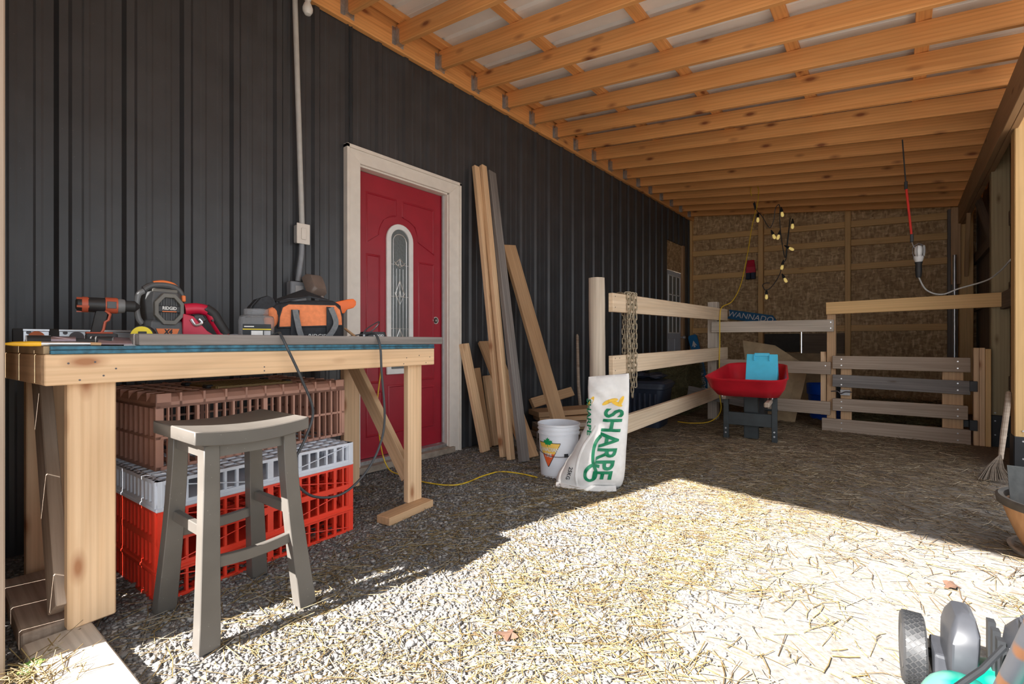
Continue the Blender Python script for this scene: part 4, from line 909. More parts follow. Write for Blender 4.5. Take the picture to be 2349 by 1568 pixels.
for k in range(25):
    a = R(-56 + 95 - 190 * k / 24); t = (k - 12) / 12; pts.append((.147 * math.cos(a), .147 * math.sin(a), .285 - .135 * math.sqrt(max(0, 1 - t * t))))
MB().tube(pts, .0022, 6).build('wire_handle', 'dark_metal', bk, smooth=True)

sk = thing('feed_sack', 'white paper feed sack with green lettering slumped beside the bucket', 'sack', M=T(1.345, 2.635, 0) @ RZ(31) @ Matrix.Diagonal((1.06, .92, 1.05, 1)))
SEC = [(0.0, -.195, .185, .105), (.02, -.200, .196, .125), (.06, -.185, .205, .145), (.12, -.145, .210, .150), (.20, -.092, .214, .138), (.28, -.052, .220, .115), (.35, -.022, .226, .085), (.42, -.008, .230, .058), (.50, -.006, .234, .042), (.58, -.008, .236, .034), (.63, -.006, .236, .022), (.655, -.004, .234, .010)]
def sec(z):
    z = max(0, min(z, .655))
    for a, c_ in zip(SEC, SEC[1:]):
        if z <= c_[0]:
            t = (z - a[0]) / (c_[0] - a[0]); t2 = t * t * (3 - 2 * t) * .5 + t * .5; return [a[i] + (c_[i] - a[i]) * t2 for i in (1, 2, 3)]
def wrk(x, z): return .0035 * math.sin(95 * z + 40 * x) * math.sin(33 * z - 20 * x) + .012 * math.exp(-((z - .47 + .9 * (x - .16)) / .02) ** 2) + .009 * math.exp(-((x - .05 - .12 * math.sin(7 * z)) / .012) ** 2) * (1 if z > .36 else 0) + .007 * math.sin(38 * z + 13 * x) * math.sin(21 * x + 3) + .006 * math.sin(16 * z - 27 * x) + .010 * math.exp(-((z - .40 - .5 * (x - .1)) / .03) ** 2) + .008 * math.exp(-((z - .30 + .4 * (x - .1)) / .025) ** 2)
def sfront(x, z, lift=0.0):
    l, r, d = sec(z); c, hw = (l + r) / 2, (r - l) / 2; t = max(-1, min(1, (x - c) / hw)); k = (1 - abs(t) ** 3.2) ** (1 / 2.4)
    return Vector((x, -d * k - lift - wrk(x, z) * k + .16 * max(0, z - .2) ** 1.0 * .35, z + (.012 * (x - .1) / .12 if z > .6 else 0)))
b = MB(); rings = []
for i in range(40):
    z = .655 * (i / 39) ** 1.05; l, r, d = sec(z); c, hw = (l + r) / 2, (r - l) / 2; ring = []
    for j in range(30): a = math.pi * j / 29; ring.append(sfront(c - hw * math.cos(a), z))
    for j in range(1, 29):
        a = math.pi * j / 29; p = sfront(c + hw * math.cos(a), z); l2 = .16 * max(0, z - .2) * .35; p.y = 2 * l2 - p.y; ring.append(p)
    rings.append(ring)
b.loft(rings); b.build('sack_body', 'sack_white', sk, smooth=True, angle=60)
def sackmap(zc, xc, sx=1.0, sy=1.0, slope=.205, lift=.0040): return lambda tx, ty, tz: sfront(xc - slope * tx * sx + ty * sy, zc - tx * sx, lift + tz)
text('sack_lettering', 'SHARPE', .165, 'print_green', sk, fn=sackmap(.262, .100, .70, .92), bold=.004)
text('sack_lettering', 'SHARPE', .075, 'print_green', sk, fn=sackmap(.41, -.0035, .80, .45, .0), bold=.002)
text('weight_lettering', '25KG', .034, 'print_dark', sk, fn=sackmap(.085, -.118, .9, .9, .3), bold=.0005)
loop = catmull([(.065, .31, 0), (.035, .27, 0), (.02, .21, 0), (.02, .155, 0), (.035, .115, 0), (.03, .075, 0), (.0, .055, 0), (-.025, .075, 0), (-.02, .115, 0), (.015, .145, 0), (.055, .14, 0)], 6)
b = MB(); rr = []
for i, p in enumerate(loop):
    d = (loop[min(i + 1, len(loop) - 1)] - loop[max(i - 1, 0)]).normalized(); n_v = Vector((-d.y, d.x, 0)) * .009
    rr.append([sfront(p.x + n_v.x, p.y + n_v.y, .002), sfront(p.x - n_v.x, p.y - n_v.y, .002), sfront(p.x - n_v.x, p.y - n_v.y, .0032), sfront(p.x + n_v.x, p.y + n_v.y, .0032)])
b.loft(rr); b.build('printed_swash', 'print_green', sk)
for (xc, zc, an) in ((.135, .508, 12), (.160, .490, -22), (.105, .497, 30), (.185, .505, 62), (.010, .50, 60)):
    b = MB(); e = []
    for i in range(12):
        a = 2 * math.pi * i / 12; x = .034 * math.cos(a) * (1 if xc > 0 else .35); z = .011 * math.sin(a); ca, sa = math.cos(R(an)), math.sin(R(an)); e.append((xc + x * ca - z * sa, zc + x * sa + z * ca))
    b.loft([[sfront(x, z, .002) for x, z in e], [sfront(x, z, .003) for x, z in e]]); b.build('printed_corn', 'print_yellow', sk)
b = MB(); pts = [(-.195, -.10, .008), (-.12, -.13, .010), (-.05, -.145, .008), (.02, -.155, .010), (.09, -.15, .009), (.15, -.135, .010)]
rings = [[(x, y_ + .03, z), (x, y_ - .028, z * .4), (x, y_ - .028, z * .4 + .004), (x, y_ + .03, z + .012)] for x, y_, z in [tuple(p) for p in catmull(pts, 4)]]
b.loft(rings); b.build('folded_base', 'sack_white', sk, smooth=True)
b = MB(); P = catmull([(.04, .36, 0), (.012, .31, 0), (-.035, .24, 0), (-.065, .16, 0), (-.078, .08, 0), (-.07, .015, 0)], 6)
b.tube([sfront(p.x, p.y, -.002) for p in P], .009, 8); b.build('gusset_crease', 'sack_white', sk, smooth=True)

# ================================================================== FENCES, GATE, CHAIN
fe = thing('rail_fence', 'pale three rail fence running back from the round log post', 'fence', (1.2, 3.05, 0))
b = MB(); rings = []
for i in range(23):
    z = -.02 + 1.385 * i / 22; rings.append([((.056 + .0025 * math.sin(9 * z + 3 * j) + .002 * math.sin(j * 1.7)) * math.cos(2 * math.pi * j / 20) - .035 + .006 * math.sin(2.5 * z), (.056 + .002 * math.sin(7 * z + j)) * math.sin(2 * math.pi * j / 20), z) for j in range(20)])
b.loft(rings); b.build('log_post', 'log_wood', fe, smooth=True, angle=60)
X = .038
board('rail', (X, .075, 1.190), (X, 3.01, 1.225), .138, .038, 'fence_pine', fe); board('rail', (X, .078, .729), (X, 3.02, .768), .14, .038, 'fence_pine', fe); board('rail', (X, .08, .262), (X, 2.72, .325), .14, .038, 'fence_pine', fe)
for yy, zz in ((.11, 1.235), (.11, 1.155), (.11, .78), (.11, .69), (.18, .78)): MB().cyl((X + .018, yy, zz), (X + .0205, yy, zz), .004, n=8).build('nail_head', 'dark_metal', fe)
cf = thing('board_fence', 'weathered grey board fence closing off the straw pen', 'fence', (1.2, 5.80, 0))
board('fence_post', (-.037, .02, -.02), (-.037, .02, 1.37), .105, .10, 'pale_grey_wood', cf, up=(1, 0, 0))
board('fence_board', (-.035, -.05, 1.072), (1.15, -.05, 1.066), .122, .036, 'pale_grey_wood', cf)
board('fence_board', (.05, -.05, .640), (1.125, -.05, .635), .126, .036, 'grey_brown_wood', cf)
board('fence_board', (-.30, -.075, .318), (.56, -.05, .195), .115, .036, 'grey_wood', cf)
board('fence_board', (.40, -.05, .232), (1.12, -.05, .228), .134, .036, 'grey_brown_wood', cf)
board('gate_post', (1.125, .02, -.02), (1.125, .02, 1.24), .075, .089, 'brown_lumber', cf, up=(1, 0, 0)); board('gate_post', (1.055, .03, .15), (1.055, .03, .80), .05, .05, 'new_pine', cf, up=(1, 0, 0))
for xx, zz in ((1.125, 1.10), (1.125, 1.04), (1.08, .66)): MB().cyl((xx, -.07, zz), (xx, -.066, zz), .006, n=8).build('screw_head', 'steel', cf)
tag(board('top_beam', (2.285, 5.745, 1.240), (3.56, 5.745, 1.260), .122, .04, 'post_pine', ch=.003), 'orange pine board spanning above the pen gate', 'board')
gt = thing('pen_gate', 'low pen gate of four weathered boards with black hinges', 'gate', (2.33, 5.74, 0))
for x0, x1, z0, z1, w, m_ in ((.01, 1.012, .697, .699, .128, 'grey_brown_wood'), (.01, 1.012, .513, .498, .121, 'grey_wood'), (.01, .996, .273, .279, .123, 'grey_brown_wood'), (-.08, 1.015, .062, .066, .132, 'grey_brown_wood')):
    board('gate_board', (x0, 0, z0), (x1, 0, z1), w, .036, m_, gt)
    for xx in (.085, .93):
        for dz in (-.03, .03): MB().cyl((xx, -.021, (z0 + z1) / 2 + dz), (xx, -.017, (z0 + z1) / 2 + dz), .006, n=8).build('screw_head', 'steel', gt)
board('stile', (.12, .04, .10), (.12, .04, .76), .09, .036, 'brown_lumber', gt, up=(1, 0, 0)); board('stile', (.90, .04, .10), (.90, .04, .72), .14, .036, 'brown_lumber', gt, up=(1, 0, 0))
for zz in (.515, .175): MB().box((.86, .058, zz - .03), (1.03, .066, zz + .03)).box((1.005, -.03, zz - .045), (1.055, .06, zz + .045)).build('hinge', 'black_plastic', gt, bevel=.002)
MB().box((.075, -.03, .372), (.155, .02, .425)).build('latch_plate', 'light_grey', gt, bevel=.003)
MB().tube(catmull([(.0, -.035, .405), (.05, -.038, .41), (.08, -.04, .39), (.12, -.04, .408), (.17, -.038, .407)], 5), .006, 8).build('latch_bar', 'dark_metal', gt, smooth=True)
hp = thing('hinge_post', 'three upright pine strips holding the gate hinges', 'post', (3.36, 5.76, 0))
for i, (h, m_) in enumerate(((.85, 'new_pine'), (.85, 'new_pine'), (.84, 'post_pine'))): board('strip', (.018 + .037 * i, .0, .0), (.018 + .037 * i, .0, h), .035, .06, m_, hp, up=(1, 0, 0))

ch = thing('steel_chain', 'rusty steel chain draped over the top fence rail', 'chain', (1.24, 3.42, 1.26))
b = MB(); P = []
for k in range(20):
    a = 2 * math.pi * k / 20; P.append((.011 * math.cos(a), 0, .0145 * (1 if math.sin(a) > 0 else -1) * (1 if abs(math.sin(a)) > .01 else 0) + .011 * math.sin(a)))
b.tube(P, .0042, 6, True); lme = b.mesh('link', smooth=True); lme.materials.append(M_['rust_chain'])
def strand(x, y, ztop, zbot, ph):
    z = ztop; i = 0
    while z > zbot:
        link(bpy.data.objects.new('link', lme), ch, T(x - 1.24 + random.uniform(-.002, .002), y - 3.42 + random.uniform(-.003, .003), z - 1.26) @ RZ((90 if (i + ph) % 2 else 0) + 45 + random.uniform(-12, 12))); z -= .0375; i += 1
strand(1.275, 3.345, 1.245, .62, 0); strand(1.275, 3.405, 1.245, .475, 1); strand(1.275, 3.465, 1.245, .56, 0)
strand(1.185, 3.44, 1.245, .50, 1); strand(1.185, 3.50, 1.245, .56, 0)
for y in (3.35, 3.40, 3.45):
    for k, x in enumerate((1.195, 1.23, 1.265)): link(bpy.data.objects.new('link', lme), ch, T(x - 1.24, y - 3.42, .011) @ RZ(20 * k) @ RY(90) @ RZ(90 * (k % 2)))

# ================================================================== INSIDE THE PEN
wbw = thing('wheelbarrow', 'red tub wheelbarrow with dark steel legs parked at the pen', 'wheelbarrow', M=T(1.80, 4.76, 0) @ RZ(5))
def tub(w, y0, y1, z, c, zf): 
    P = []; n = 7
    for qx, qy, a0, wf_ in ((1, 1, 0, .82), (-1, 1, 90, .82), (-1, -1, 180, 1), (1, -1, 270, 1)):
        for i in range(n):
            a = R(a0 + 90 * i / (n - 1)); ww = w * wf_; cx_ = qx * (ww - c); cy_ = (y1 - c) if qy > 0 else (y0 + c); yv = cy_ + c * math.sin(a); P.append((cx_ + c * math.cos(a), yv, z + zf * (yv - y0)))
    return P
b = MB(); rim = [(.322, -.42, .50, .565, .14, .12), (.330, -.43, .51, .577, .145, .12), (.314, -.41, .49, .583, .135, .12), (.304, -.395, .47, .57, .13, .12), (.285, -.35, .43, .50, .12, .07), (.235, -.26, .33, .435, .11, .02), (.18, -.19, .25, .425, .09, 0)]
b.loft([tub(*q) for q in rim], cap=False)
b.loft([tub(*q) for q in ((.18, -.19, .25, .425, .09, 0), (.18, -.19, .25, .412, .09, 0), (.248, -.275, .345, .420, .115, .02), (.298, -.36, .44, .49, .125, .07), (.318, -.41, .49, .56, .135, .12), (.322, -.42, .50, .565, .14, .12))], cap=False)
b.add([tuple(p) for p in tub(.18, -.19, .25, .425, .09, 0)], [tuple(range(28))]); b.add([tuple(p) for p in tub(.18, -.19, .25, .412, .09, 0)], [tuple(range(28))])
b.build('tray', 'barrow_red', wbw, smooth=True, angle=50)
for s in (-1, 1):
    board('handle', (s * .20, -.60 if s > 0 else -.16, .398), (s * .12, .75, .33), .04, .04, 'grey_brown_wood', wbw, ch=.008)
    b = MB(); b.box((s * .20 - .022, -.04, 0), (s * .20 + .022, .0, .40)).box((s * .20 - .022, .0, 0), (s * .20 + .022, .05, .012)); b.build('leg', 'barrow_frame', wbw, bevel=.003)
    for zz in (.095, .055): MB().cyl((s * .2, -.046, zz), (s * .2, -.04, zz), .008, n=10).build('bolt_head', 'steel', wbw)
    MB().cyl((s * .2, -.20, .405), (s * .2, -.20, .45), .007, n=8).build('tray_bolt', 'steel', wbw)
MB().box((-.20, -.03, .13), (.20, .0, .25)).build('cross_brace', 'barrow_frame', wbw, bevel=.004)
MB().box((-.06, .05, .0), (.06, .12, .40)).build('rear_support', 'barrow_frame', wbw, bevel=.004)
b = MB(); b.lathe([(.09, -.045), (.16, -.05), (.19, -.03), (.195, 0), (.19, .03), (.16, .05), (.09, .045)], 28, T(0, .72, .195) @ RY(90)); b.build('tyre', 'black_rubber', wbw, smooth=True)
MB().cyl((-.16, .72, .195), (.16, .72, .195), .012, n=10).lathe([(.09, -.03), (.095, 0), (.09, .03)], 20, T(0, .72, .195) @ RY(90)).build('wheel_hub', 'barrow_frame', wbw, smooth=True)

ab = thing('blue_roof_box', 'light blue plastic tent shaped lid standing in the wheelbarrow', 'plastic lid', M=T(1.895, 4.78, .475) @ RZ(6))
b = MB()
b.loft([[(-.13, -.10, 0), (.13, -.10, 0), (.125, -.005, .315), (-.125, -.005, .315)], [(-.13, -.088, 0), (.13, -.088, 0), (.125, .006, .310), (-.125, .006, .310)]]); b.build('front_panel', 'cyan_plastic', ab, bevel=.003)
b = MB(); b.loft([[(-.13, .10, 0), (.13, .10, 0), (.125, .010, .31), (-.125, .010, .31)], [(-.13, .088, 0), (.13, .088, 0), (.125, -.001, .31), (-.125, -.001, .31)]]); b.build('back_panel', 'cyan_plastic', ab, bevel=.003)
MB().box((-.06, -.016, .295), (.06, .014, .325)).build('ridge_clip', 'cyan_plastic', ab, bevel=.003)
for x in (-.062, .062): MB().add(*boxdata(.006, .012, .06), T(x, -.02, .285) @ RX(-17)).build('clip_rib', 'cyan_plastic', ab)
MB().box((-.135, -.112, .0), (.135, -.098, .010)).build('bottom_lip', 'light_grey', ab, bevel=.002)
for s in (-1, 1): MB().loft([[(s * .128, -.095, .0), (s * .128, .095, 0), (s * .124, .004, .31), (s * .124, -.004, .31)], [(s * .118, -.09, .0), (s * .118, .09, 0), (s * .116, .004, .305), (s * .116, -.004, .305)]]).build('side_panel', 'cyan_plastic', ab)

tag(MB().loft([[(1.52, 6.10 + dy, .02), (1.96, 6.02 + dy, -.02), (2.07, 6.22 + dy, .62), (1.72, 6.30 + dy, .86), (1.36, 6.32 + dy, .92)] for dy in (0, .015)]).build('plywood_sheet', 'plywood', bevel=.001), 'brown plywood sheet leaning behind the weathered board fence', 'plywood')
tu = thing('blue_tub', 'bright blue tub with black band behind the board fence', 'tub', (2.19, 6.62, .0))
MB().lathe([(.15, .0), (.17, .28), (.19, .29), (.195, .41), (.185, .41), (.16, .02)], 24).build('tub_body', 'bright_blue', tu, smooth=True); MB().box((.04, -.215, .27), (.26, -.14, .42)).build('dark_end', 'black_plastic', tu, bevel=.006)
to = thing('storage_tote', 'dark blue storage tote with lid behind the rail fence', 'tote', M=T(.66, 4.92, 0) @ RZ(8))
b = MB(); b.loft([[(x * 1.25, y_, z) for x, y_ in rsq(h, .05)] for h, z in ((.20, .0), (.235, .40), (.245, .41), (.245, .44))]); b.build('tote_body', 'tote_blue', to, smooth=True, angle=40)
b = MB(); b.loft([[(x * 1.25, y_, z) for x, y_ in rsq(h, .05)] for h, z in ((.255, .435), (.257, .465), (.235, .475), (.225, .488))]); b.build('tote_lid', 'tote_blue', to, smooth=True, angle=40)
b = MB()
for k in range(-4, 5): b.box((k * .055 - .012, -.240, .08), (k * .055 + .012, -.205, .36))
b.build('tote_rib', 'tote_blue', to, bevel=.004)
for i, (x, y, s, r) in enumerate(((.62, 4.90, .16, 10), (.80, 5.0, .12, 60))):
    b = MB(); rings = []
    for k in range(7):
        a = math.pi * k / 6; rings.append([((s * math.sin(a) * (1 + .25 * math.sin(5 * j + 3 * k))) * math.cos(2 * math.pi * j / 12), (s * math.sin(a) * (.8 + .2 * math.sin(4 * j + k))) * math.sin(2 * math.pi * j / 12), .04 - .038 * math.cos(a) + .006 * math.sin(7 * j)) for j in range(12)])
    tag(b.loft(rings).build('plastic_film', 'tote_blue', M=T(x, y, .489) @ RZ(r)), ('larger crumpled dark film on the middle of the tote lid', 'smaller crumpled dark film at the edge of the tote lid')[i], 'film', 'films on the tote')

# hay bale: packed core with loose stems
def stems(n, fx, L0, L1, rr, flat, seed):
    rng = np.random.default_rng(seed); P = fx(rng, n); L = rng.uniform(L0, L1, n) * .5; az = rng.uniform(0, 2 * np.pi, n); elv = rng.normal(0, flat, n)
    d = np.stack([np.cos(az) * np.cos(elv), np.sin(az) * np.cos(elv), np.sin(elv)], 1); side = np.stack([-np.sin(az), np.cos(az), np.zeros(n)], 1); up = np.cross(d, side)
    r = rng.uniform(rr[0], rr[1], n)[:, None]; bend = side * rng.normal(0, .12, n)[:, None] * L[:, None]
    V = np.empty((n, 9, 3))
    for s, (o, bd) in enumerate(((-1, 0), (0, 1), (1, 0))):
        c = P + d * L[:, None] * o + bend * bd
        for k in range(3):
            a = 2 * np.pi * k / 3 + np.pi / 2; V[:, s * 3 + k] = c + side * r * np.cos(a) + up * r * np.sin(a) * .7
    base = (np.arange(n) * 9)[:, None, None]; q = []
    for s in range(2):
        for k in range(3): q.append([s * 3 + k, s * 3 + (k + 1) % 3, s * 3 + 3 + (k + 1) % 3, s * 3 + 3 + k])
    F = (np.array(q)[None] + base).reshape(-1, 4); return V.reshape(-1, 3), F
def npmesh(name, V, F, mat, parent=None):
    me = bpy.data.meshes.new(name); k = F.shape[1]
    me.vertices.add(len(V)); me.vertices.foreach_set('co', V.astype(np.float32).ravel()); me.loops.add(F.size); me.loops.foreach_set('vertex_index', F.astype(np.int32).ravel())
    me.polygons.add(len(F)); me.polygons.foreach_set('loop_start', np.arange(0, F.size, k, dtype=np.int32)); me.update(calc_edges=True); me.validate()
    me.materials.append(M_[mat]); return link(bpy.data.objects.new(name, me), parent)
hy = thing('hay_bale', 'green brown hay bale behind the rail fence by the tote', 'hay bale', M=T(.56, 6.25, 0) @ RZ(5))
b = MB(); rings = []
for i in range(13):
    z = .60 * i / 12; q = .5 if i in (0, 12) else 1; rings.append([(x * (1 + .03 * math.sin(5 * z * 9 + k)), y_ * (1 + .03 * math.sin(7 * z * 9 + 2 * k)), z) for k, (x, y_) in enumerate(((-.22, -.42), (0, -.44), (.22, -.42), (.24, 0), (.22, .42), (0, .44), (-.22, .42), (-.24, 0)))])
b.loft(rings); b.build('bale_core', 'hay_green', hy)
def balept(rng, n):
    P = rng.uniform(-1, 1, (n, 3)) * np.array([.24, .44, .30]); f = rng.integers(0, 3, n); P[f == 0, 0] = .235; P[f == 1, 1] = -.435; P[f == 2, 2] = .30; P[:, 2] += .305; return P
V, F = stems(5000, balept, .05, .16, (.0012, .0022), .6, 3); o = npmesh('loose_hay', V, F, 'hay_green', hy); o['kind'] = 'stuff'

# blue signs -----------------------------------------------------------------
s1_ = thing('blue_sign', 'blue painted arrow sign reading WANNADO on the back wall', 'sign', M=T(1.0, 8.375, 1.30) @ RY(10.5))
b = MB(); b.loft([[(x, y_, z) for x, z in ((-.36, -.075), (.30, -.075), (.37, .0), (.30, .075), (-.36, .075), (-.33, .0))] for y_ in (-.012, .012)]); b.build('sign_board', 'sign_blue', s1_, bevel=.002)
text('sign_lettering', 'WANNADO', .125, 'print_white', s1_, T(-.02, -.0135, .0) @ RX(90), shear=.1)
s2_ = thing('blue_sign', 'tall blue sign with white arrow leaning in the corner by the far door', 'sign', M=T(.40, 8.05, .0) @ RY(-15) @ RX(-6))
b = MB(); b.loft([[(x, y_, z) for x, z in ((-.075, .0), (.075, .0), (.075, 1.03), (.05, 1.06), (-.055, 1.06), (-.075, 1.03))] for y_ in (-.012, .012)]); b.build('sign_board', 'bag_blue', s2_, bevel=.002)
b = MB(); b.loft([[(x, y_, z) for x, z in ((-.045, .86), (0, .96), (.045, .86), (.012, .88), (.018, .845), (-.018, .845), (-.012, .88))] for y_ in (-.016, -.0125)]); b.build('arrow', 'print_white', s2_)
text('sign_lettering', 'CABIN FEVER', .125, 'print_white', s2_, T(0, -.0145, .40) @ RY(-90) @ RX(90), shear=0)
gv = thing('hanging_bag', 'maroon and black packet hanging on the back wall', 'packet', (.985, 8.40, 1.92))
b = MB(); b.loft([[(-.075, -.02, .10), (.075, -.02, .10), (.075, .02, .10), (-.075, .02, .10)], [(-.065, -.025, .2), (.065, -.025, .2), (.065, .02, .2), (-.065, .02, .2)], [(-.05, -.01, .31), (.05, -.01, .31), (.05, .01, .31), (-.05, .01, .31)]]); b.build('upper_part', 'tool_red', gv, bevel=.006)
for s in (-1, 1): MB().box((s * .038 - .034, -.022, .0), (s * .038 + .034, .022, .11)).build('lower_part', 'bag_navy', gv, bevel=.008)
MB().cyl((0, 0, .30), (0, .045, .33), .003, n=6).build('hook', 'dark_metal', gv)

# hanging lights and cords -----------------------------------------------------
wire = [(1.254, 2.93), (1.281, 2.778), (1.355, 2.677), (1.447, 2.501), (1.499, 2.594), (1.525, 2.749), (1.563, 2.80), (1.576, 2.754), (1.578, 2.581), (1.595, 2.335), (1.639, 2.058), (1.664, 2.226), (1.683, 2.422), (1.701, 2.60), (1.695, 2.463), (1.669, 2.225), (1.651, 2.042), (1.614, 1.975), (1.576, 1.836), (1.486, 1.685), (1.408, 1.625), (1.362, 1.694), (1.395, 1.728), (1.454, 1.724)]
sg_ = thing('string_lights', 'black string of small warm bulbs hanging from the rafters', 'string lights', (1.5, 7.40, 2.9))
MB().tube(catmull([(x - 1.5, .012 * math.sin(i * 2.1), z - 2.9) for i, (x, z) in enumerate(wire)], 6), .0055, 6).build('wire', 'cord_black', sg_, smooth=True)
MB().cyl((-.246, 0, -.02), (-.225, 0, -.12), .016, .012, n=10).build('plug', 'black_plastic', sg_, smooth=True)
for i, (x, z, tx) in enumerate(((1.302, 2.635, 0), (1.607, 2.662, -8), (1.73, 2.478, 0), (1.505, 2.369, -20), (1.559, 2.355, 15), (1.714, 2.17, -55), (1.605, 1.933, 10), (1.645, 1.751, -25), (1.412, 1.537, 0))):
    Mb = T(x - 1.5, 0, z - 2.9) @ RY(tx)
    bu = MB().lathe([(.003, -.040), (.013, -.035), (.020, -.016), (.019, .0), (.014, .022), (.012, .034)], 14).build('bulb', 'warm_bulb', sg_, Mb, smooth=True)
    MB().lathe([(.017, .028), (.018, .055), (.012, .075), (.006, .10)], 12).build('bulb_socket', 'black_plastic', bu, smooth=True)
yc = [(1.314, 6.98, 2.87), (1.304, 6.98, 2.96), (1.35, 6.96, 3.03), (1.398, 6.98, 2.95), (1.40, 6.97, 2.86), (1.401, 6.9, 2.713), (1.371, 6.75, 2.401), (1.365, 6.55, 2.031), (1.361, 6.25, 1.615), (1.326, 6.0, 1.387), (1.275, 5.76, 1.302), (1.270, 5.70, 1.18), (1.268, 5.70, 1.0), (1.270, 5.69, 0.85), (1.266, 5.69, 0.65), (1.268, 5.68, .35), (1.29, 5.66, .12), (1.24, 5.45, .02), (1.10, 5.25, .012), (.95, 5.25, .012)]
tag(MB().tube(catmull(yc, 6), .0055, 6).build('extension_cord', 'yellow_cord', smooth=True), 'yellow extension cord hanging from the rafters to the pen corner post', 'cord')
bg = thing('bungee_strap', 'red and black strap hanging from a rafter', 'strap', (2.883, 5.43, 2.69))
MB().cyl((0, 0, .0), (.024, 0, -.41), .005, n=8).build('black_cord', 'cord_black', bg); MB().cyl((.024, 0, -.41), (.064, 0, -.88), .009, n=8).build('red_strap', 'strap_red', bg, smooth=True)
for p in ((.024, -.41), (.064, -.88)): MB().box((p[0] - .012, -.012, p[1] - .035), (p[0] + .012, .012, p[1] + .035)).build('hook_clip', 'black_plastic', bg, bevel=.004)
MB().tube(catmull([(.064, 0, -.91), (.075, 0, -.95), (.09, 0, -.975), (.10, 0, -.96)], 5), .0035, 6).build('wire_hook', 'steel', bg, smooth=True)
tl = thing('work_light', 'caged work light with black handle hanging from a red strap', 'work light', (2.992, 5.43, 1.46))
MB().lathe([(.016, .0), (.021, .02), (.024, .07), (.022, .11), (.028, .135)], 16).build('handle', 'black_rubber', tl, smooth=True)
MB().lathe([(.022, .135), (.03, .15), (.036, .175), (.03, .19)], 16).build('collar', 'white_paint', tl, smooth=True)
MB().lathe([(.018, .18), (.03, .21), (.031, .25), (.02, .275), (.005, .282)], 16).build('bulb', 'frosted_bulb', tl, smooth=True)
b = MB()
for k in range(7): a = R(51 * k); b.tube(catmull([(.034 * math.cos(a), .034 * math.sin(a), .18), (.044 * math.cos(a), .044 * math.sin(a), .22), (.040 * math.cos(a), .040 * math.sin(a), .27), (.0, .0, .30)], 4), .002, 5)
b.build('cage', 'steel', tl, smooth=True)
b = MB(); b.loft([[(.040 * math.cos(R(a)), .040 * math.sin(R(a)), z) for a in range(-40, 101, 20)] + [(.042 * math.cos(R(a)), .042 * math.sin(R(a)), z) for a in range(100, -41, -20)] for z in (.185, .275)]); b.build('reflector', 'white_paint', tl, smooth=True)
tag(MB().tube(catmull([(2.992, 5.43, 1.465), (3.043, 5.43, 1.349), (3.14, 5.42, 1.304), (3.248, 5.40, 1.345), (3.40, 5.30, 1.39), (3.455, 5.1, 1.44), (3.475, 4.90, 1.48), (3.49, 4.88, 1.5)], 6), .006, 8).build('grey_cable', 'conduit_grey', smooth=True), 'pale grey cable drooping from the work light to the pine post', 'cable')

# broom -----------------------------------------------------------------------
br = thing('straw_broom', 'old broom with rough bark handle leaning behind the pine post', 'broom', (3.35, 4.34, 0))
MB().tube([(.03, .10, .13), (.06, .24, .28), (.10, .42, .46), (.115, .50, .54)], [.013, .017, .017, .015], 10).build('handle', 'grey_brown_wood', br, smooth=True)
rng = random.Random(5); b = MB()
for k in range(70):
    a = rng.uniform(-.5, .5); c_ = rng.uniform(-.4, .4); b.tube([(.03 + .006 * a, .10, .16), (.02 + .08 * a - .02, .05 + .05 * c_, .08), (-.005 + .17 * a, -.02 + .12 * c_, .012)], .0022, 4)
b.build('bristles', 'dark_boards', br)
# planter -------------------------------------------------------------------------
pn = thing('barrel_planter', 'half barrel style brown planter with dark rim', 'planter', (3.47, 2.98, 0))
MB().lathe([(.17, .018), (.185, .02), (.205, .06), (.235, .14), (.255, .205), (.235, .205), (.2, .10), (.16, .03)], 40).build('planter_body', 'barrel_wood', pn, smooth=True)
MB().lathe([(.250, .20), (.268, .202), (.272, .228), (.262, .235), (.245, .232), (.243, .205)], 40, cap=False).build('planter_rim', 'planter_rim', pn, smooth=True)
MB().lathe([(.10, .0), (.225, .0), (.235, .022), (.222, .022), (.215, .012), (.1, .01)], 36).build('saucer', 'sill_wood', pn, smooth=True)
tag(MB().loft([[(3.36, 2.88, .05), (3.36, 2.92, .36), (3.36, 2.93, .36), (3.36, 2.89, .05)], [(3.25, 3.02, .20), (3.245, 3.06, .345), (3.245, 3.07, .345), (3.25, 3.03, .2)], [(3.40, 3.14, .08), (3.44, 3.20, .32), (3.44, 3.21, .32), (3.40, 3.15, .08)]][1:] + [[(3.66, 2.98, .08), (3.72, 3.02, .25), (3.72, 3.03, .25), (3.66, 2.99, .08)]]).build('rubber_mat', 'mat_grey', smooth=True), 'bent grey rubber mat standing inside the barrel planter', 'mat')

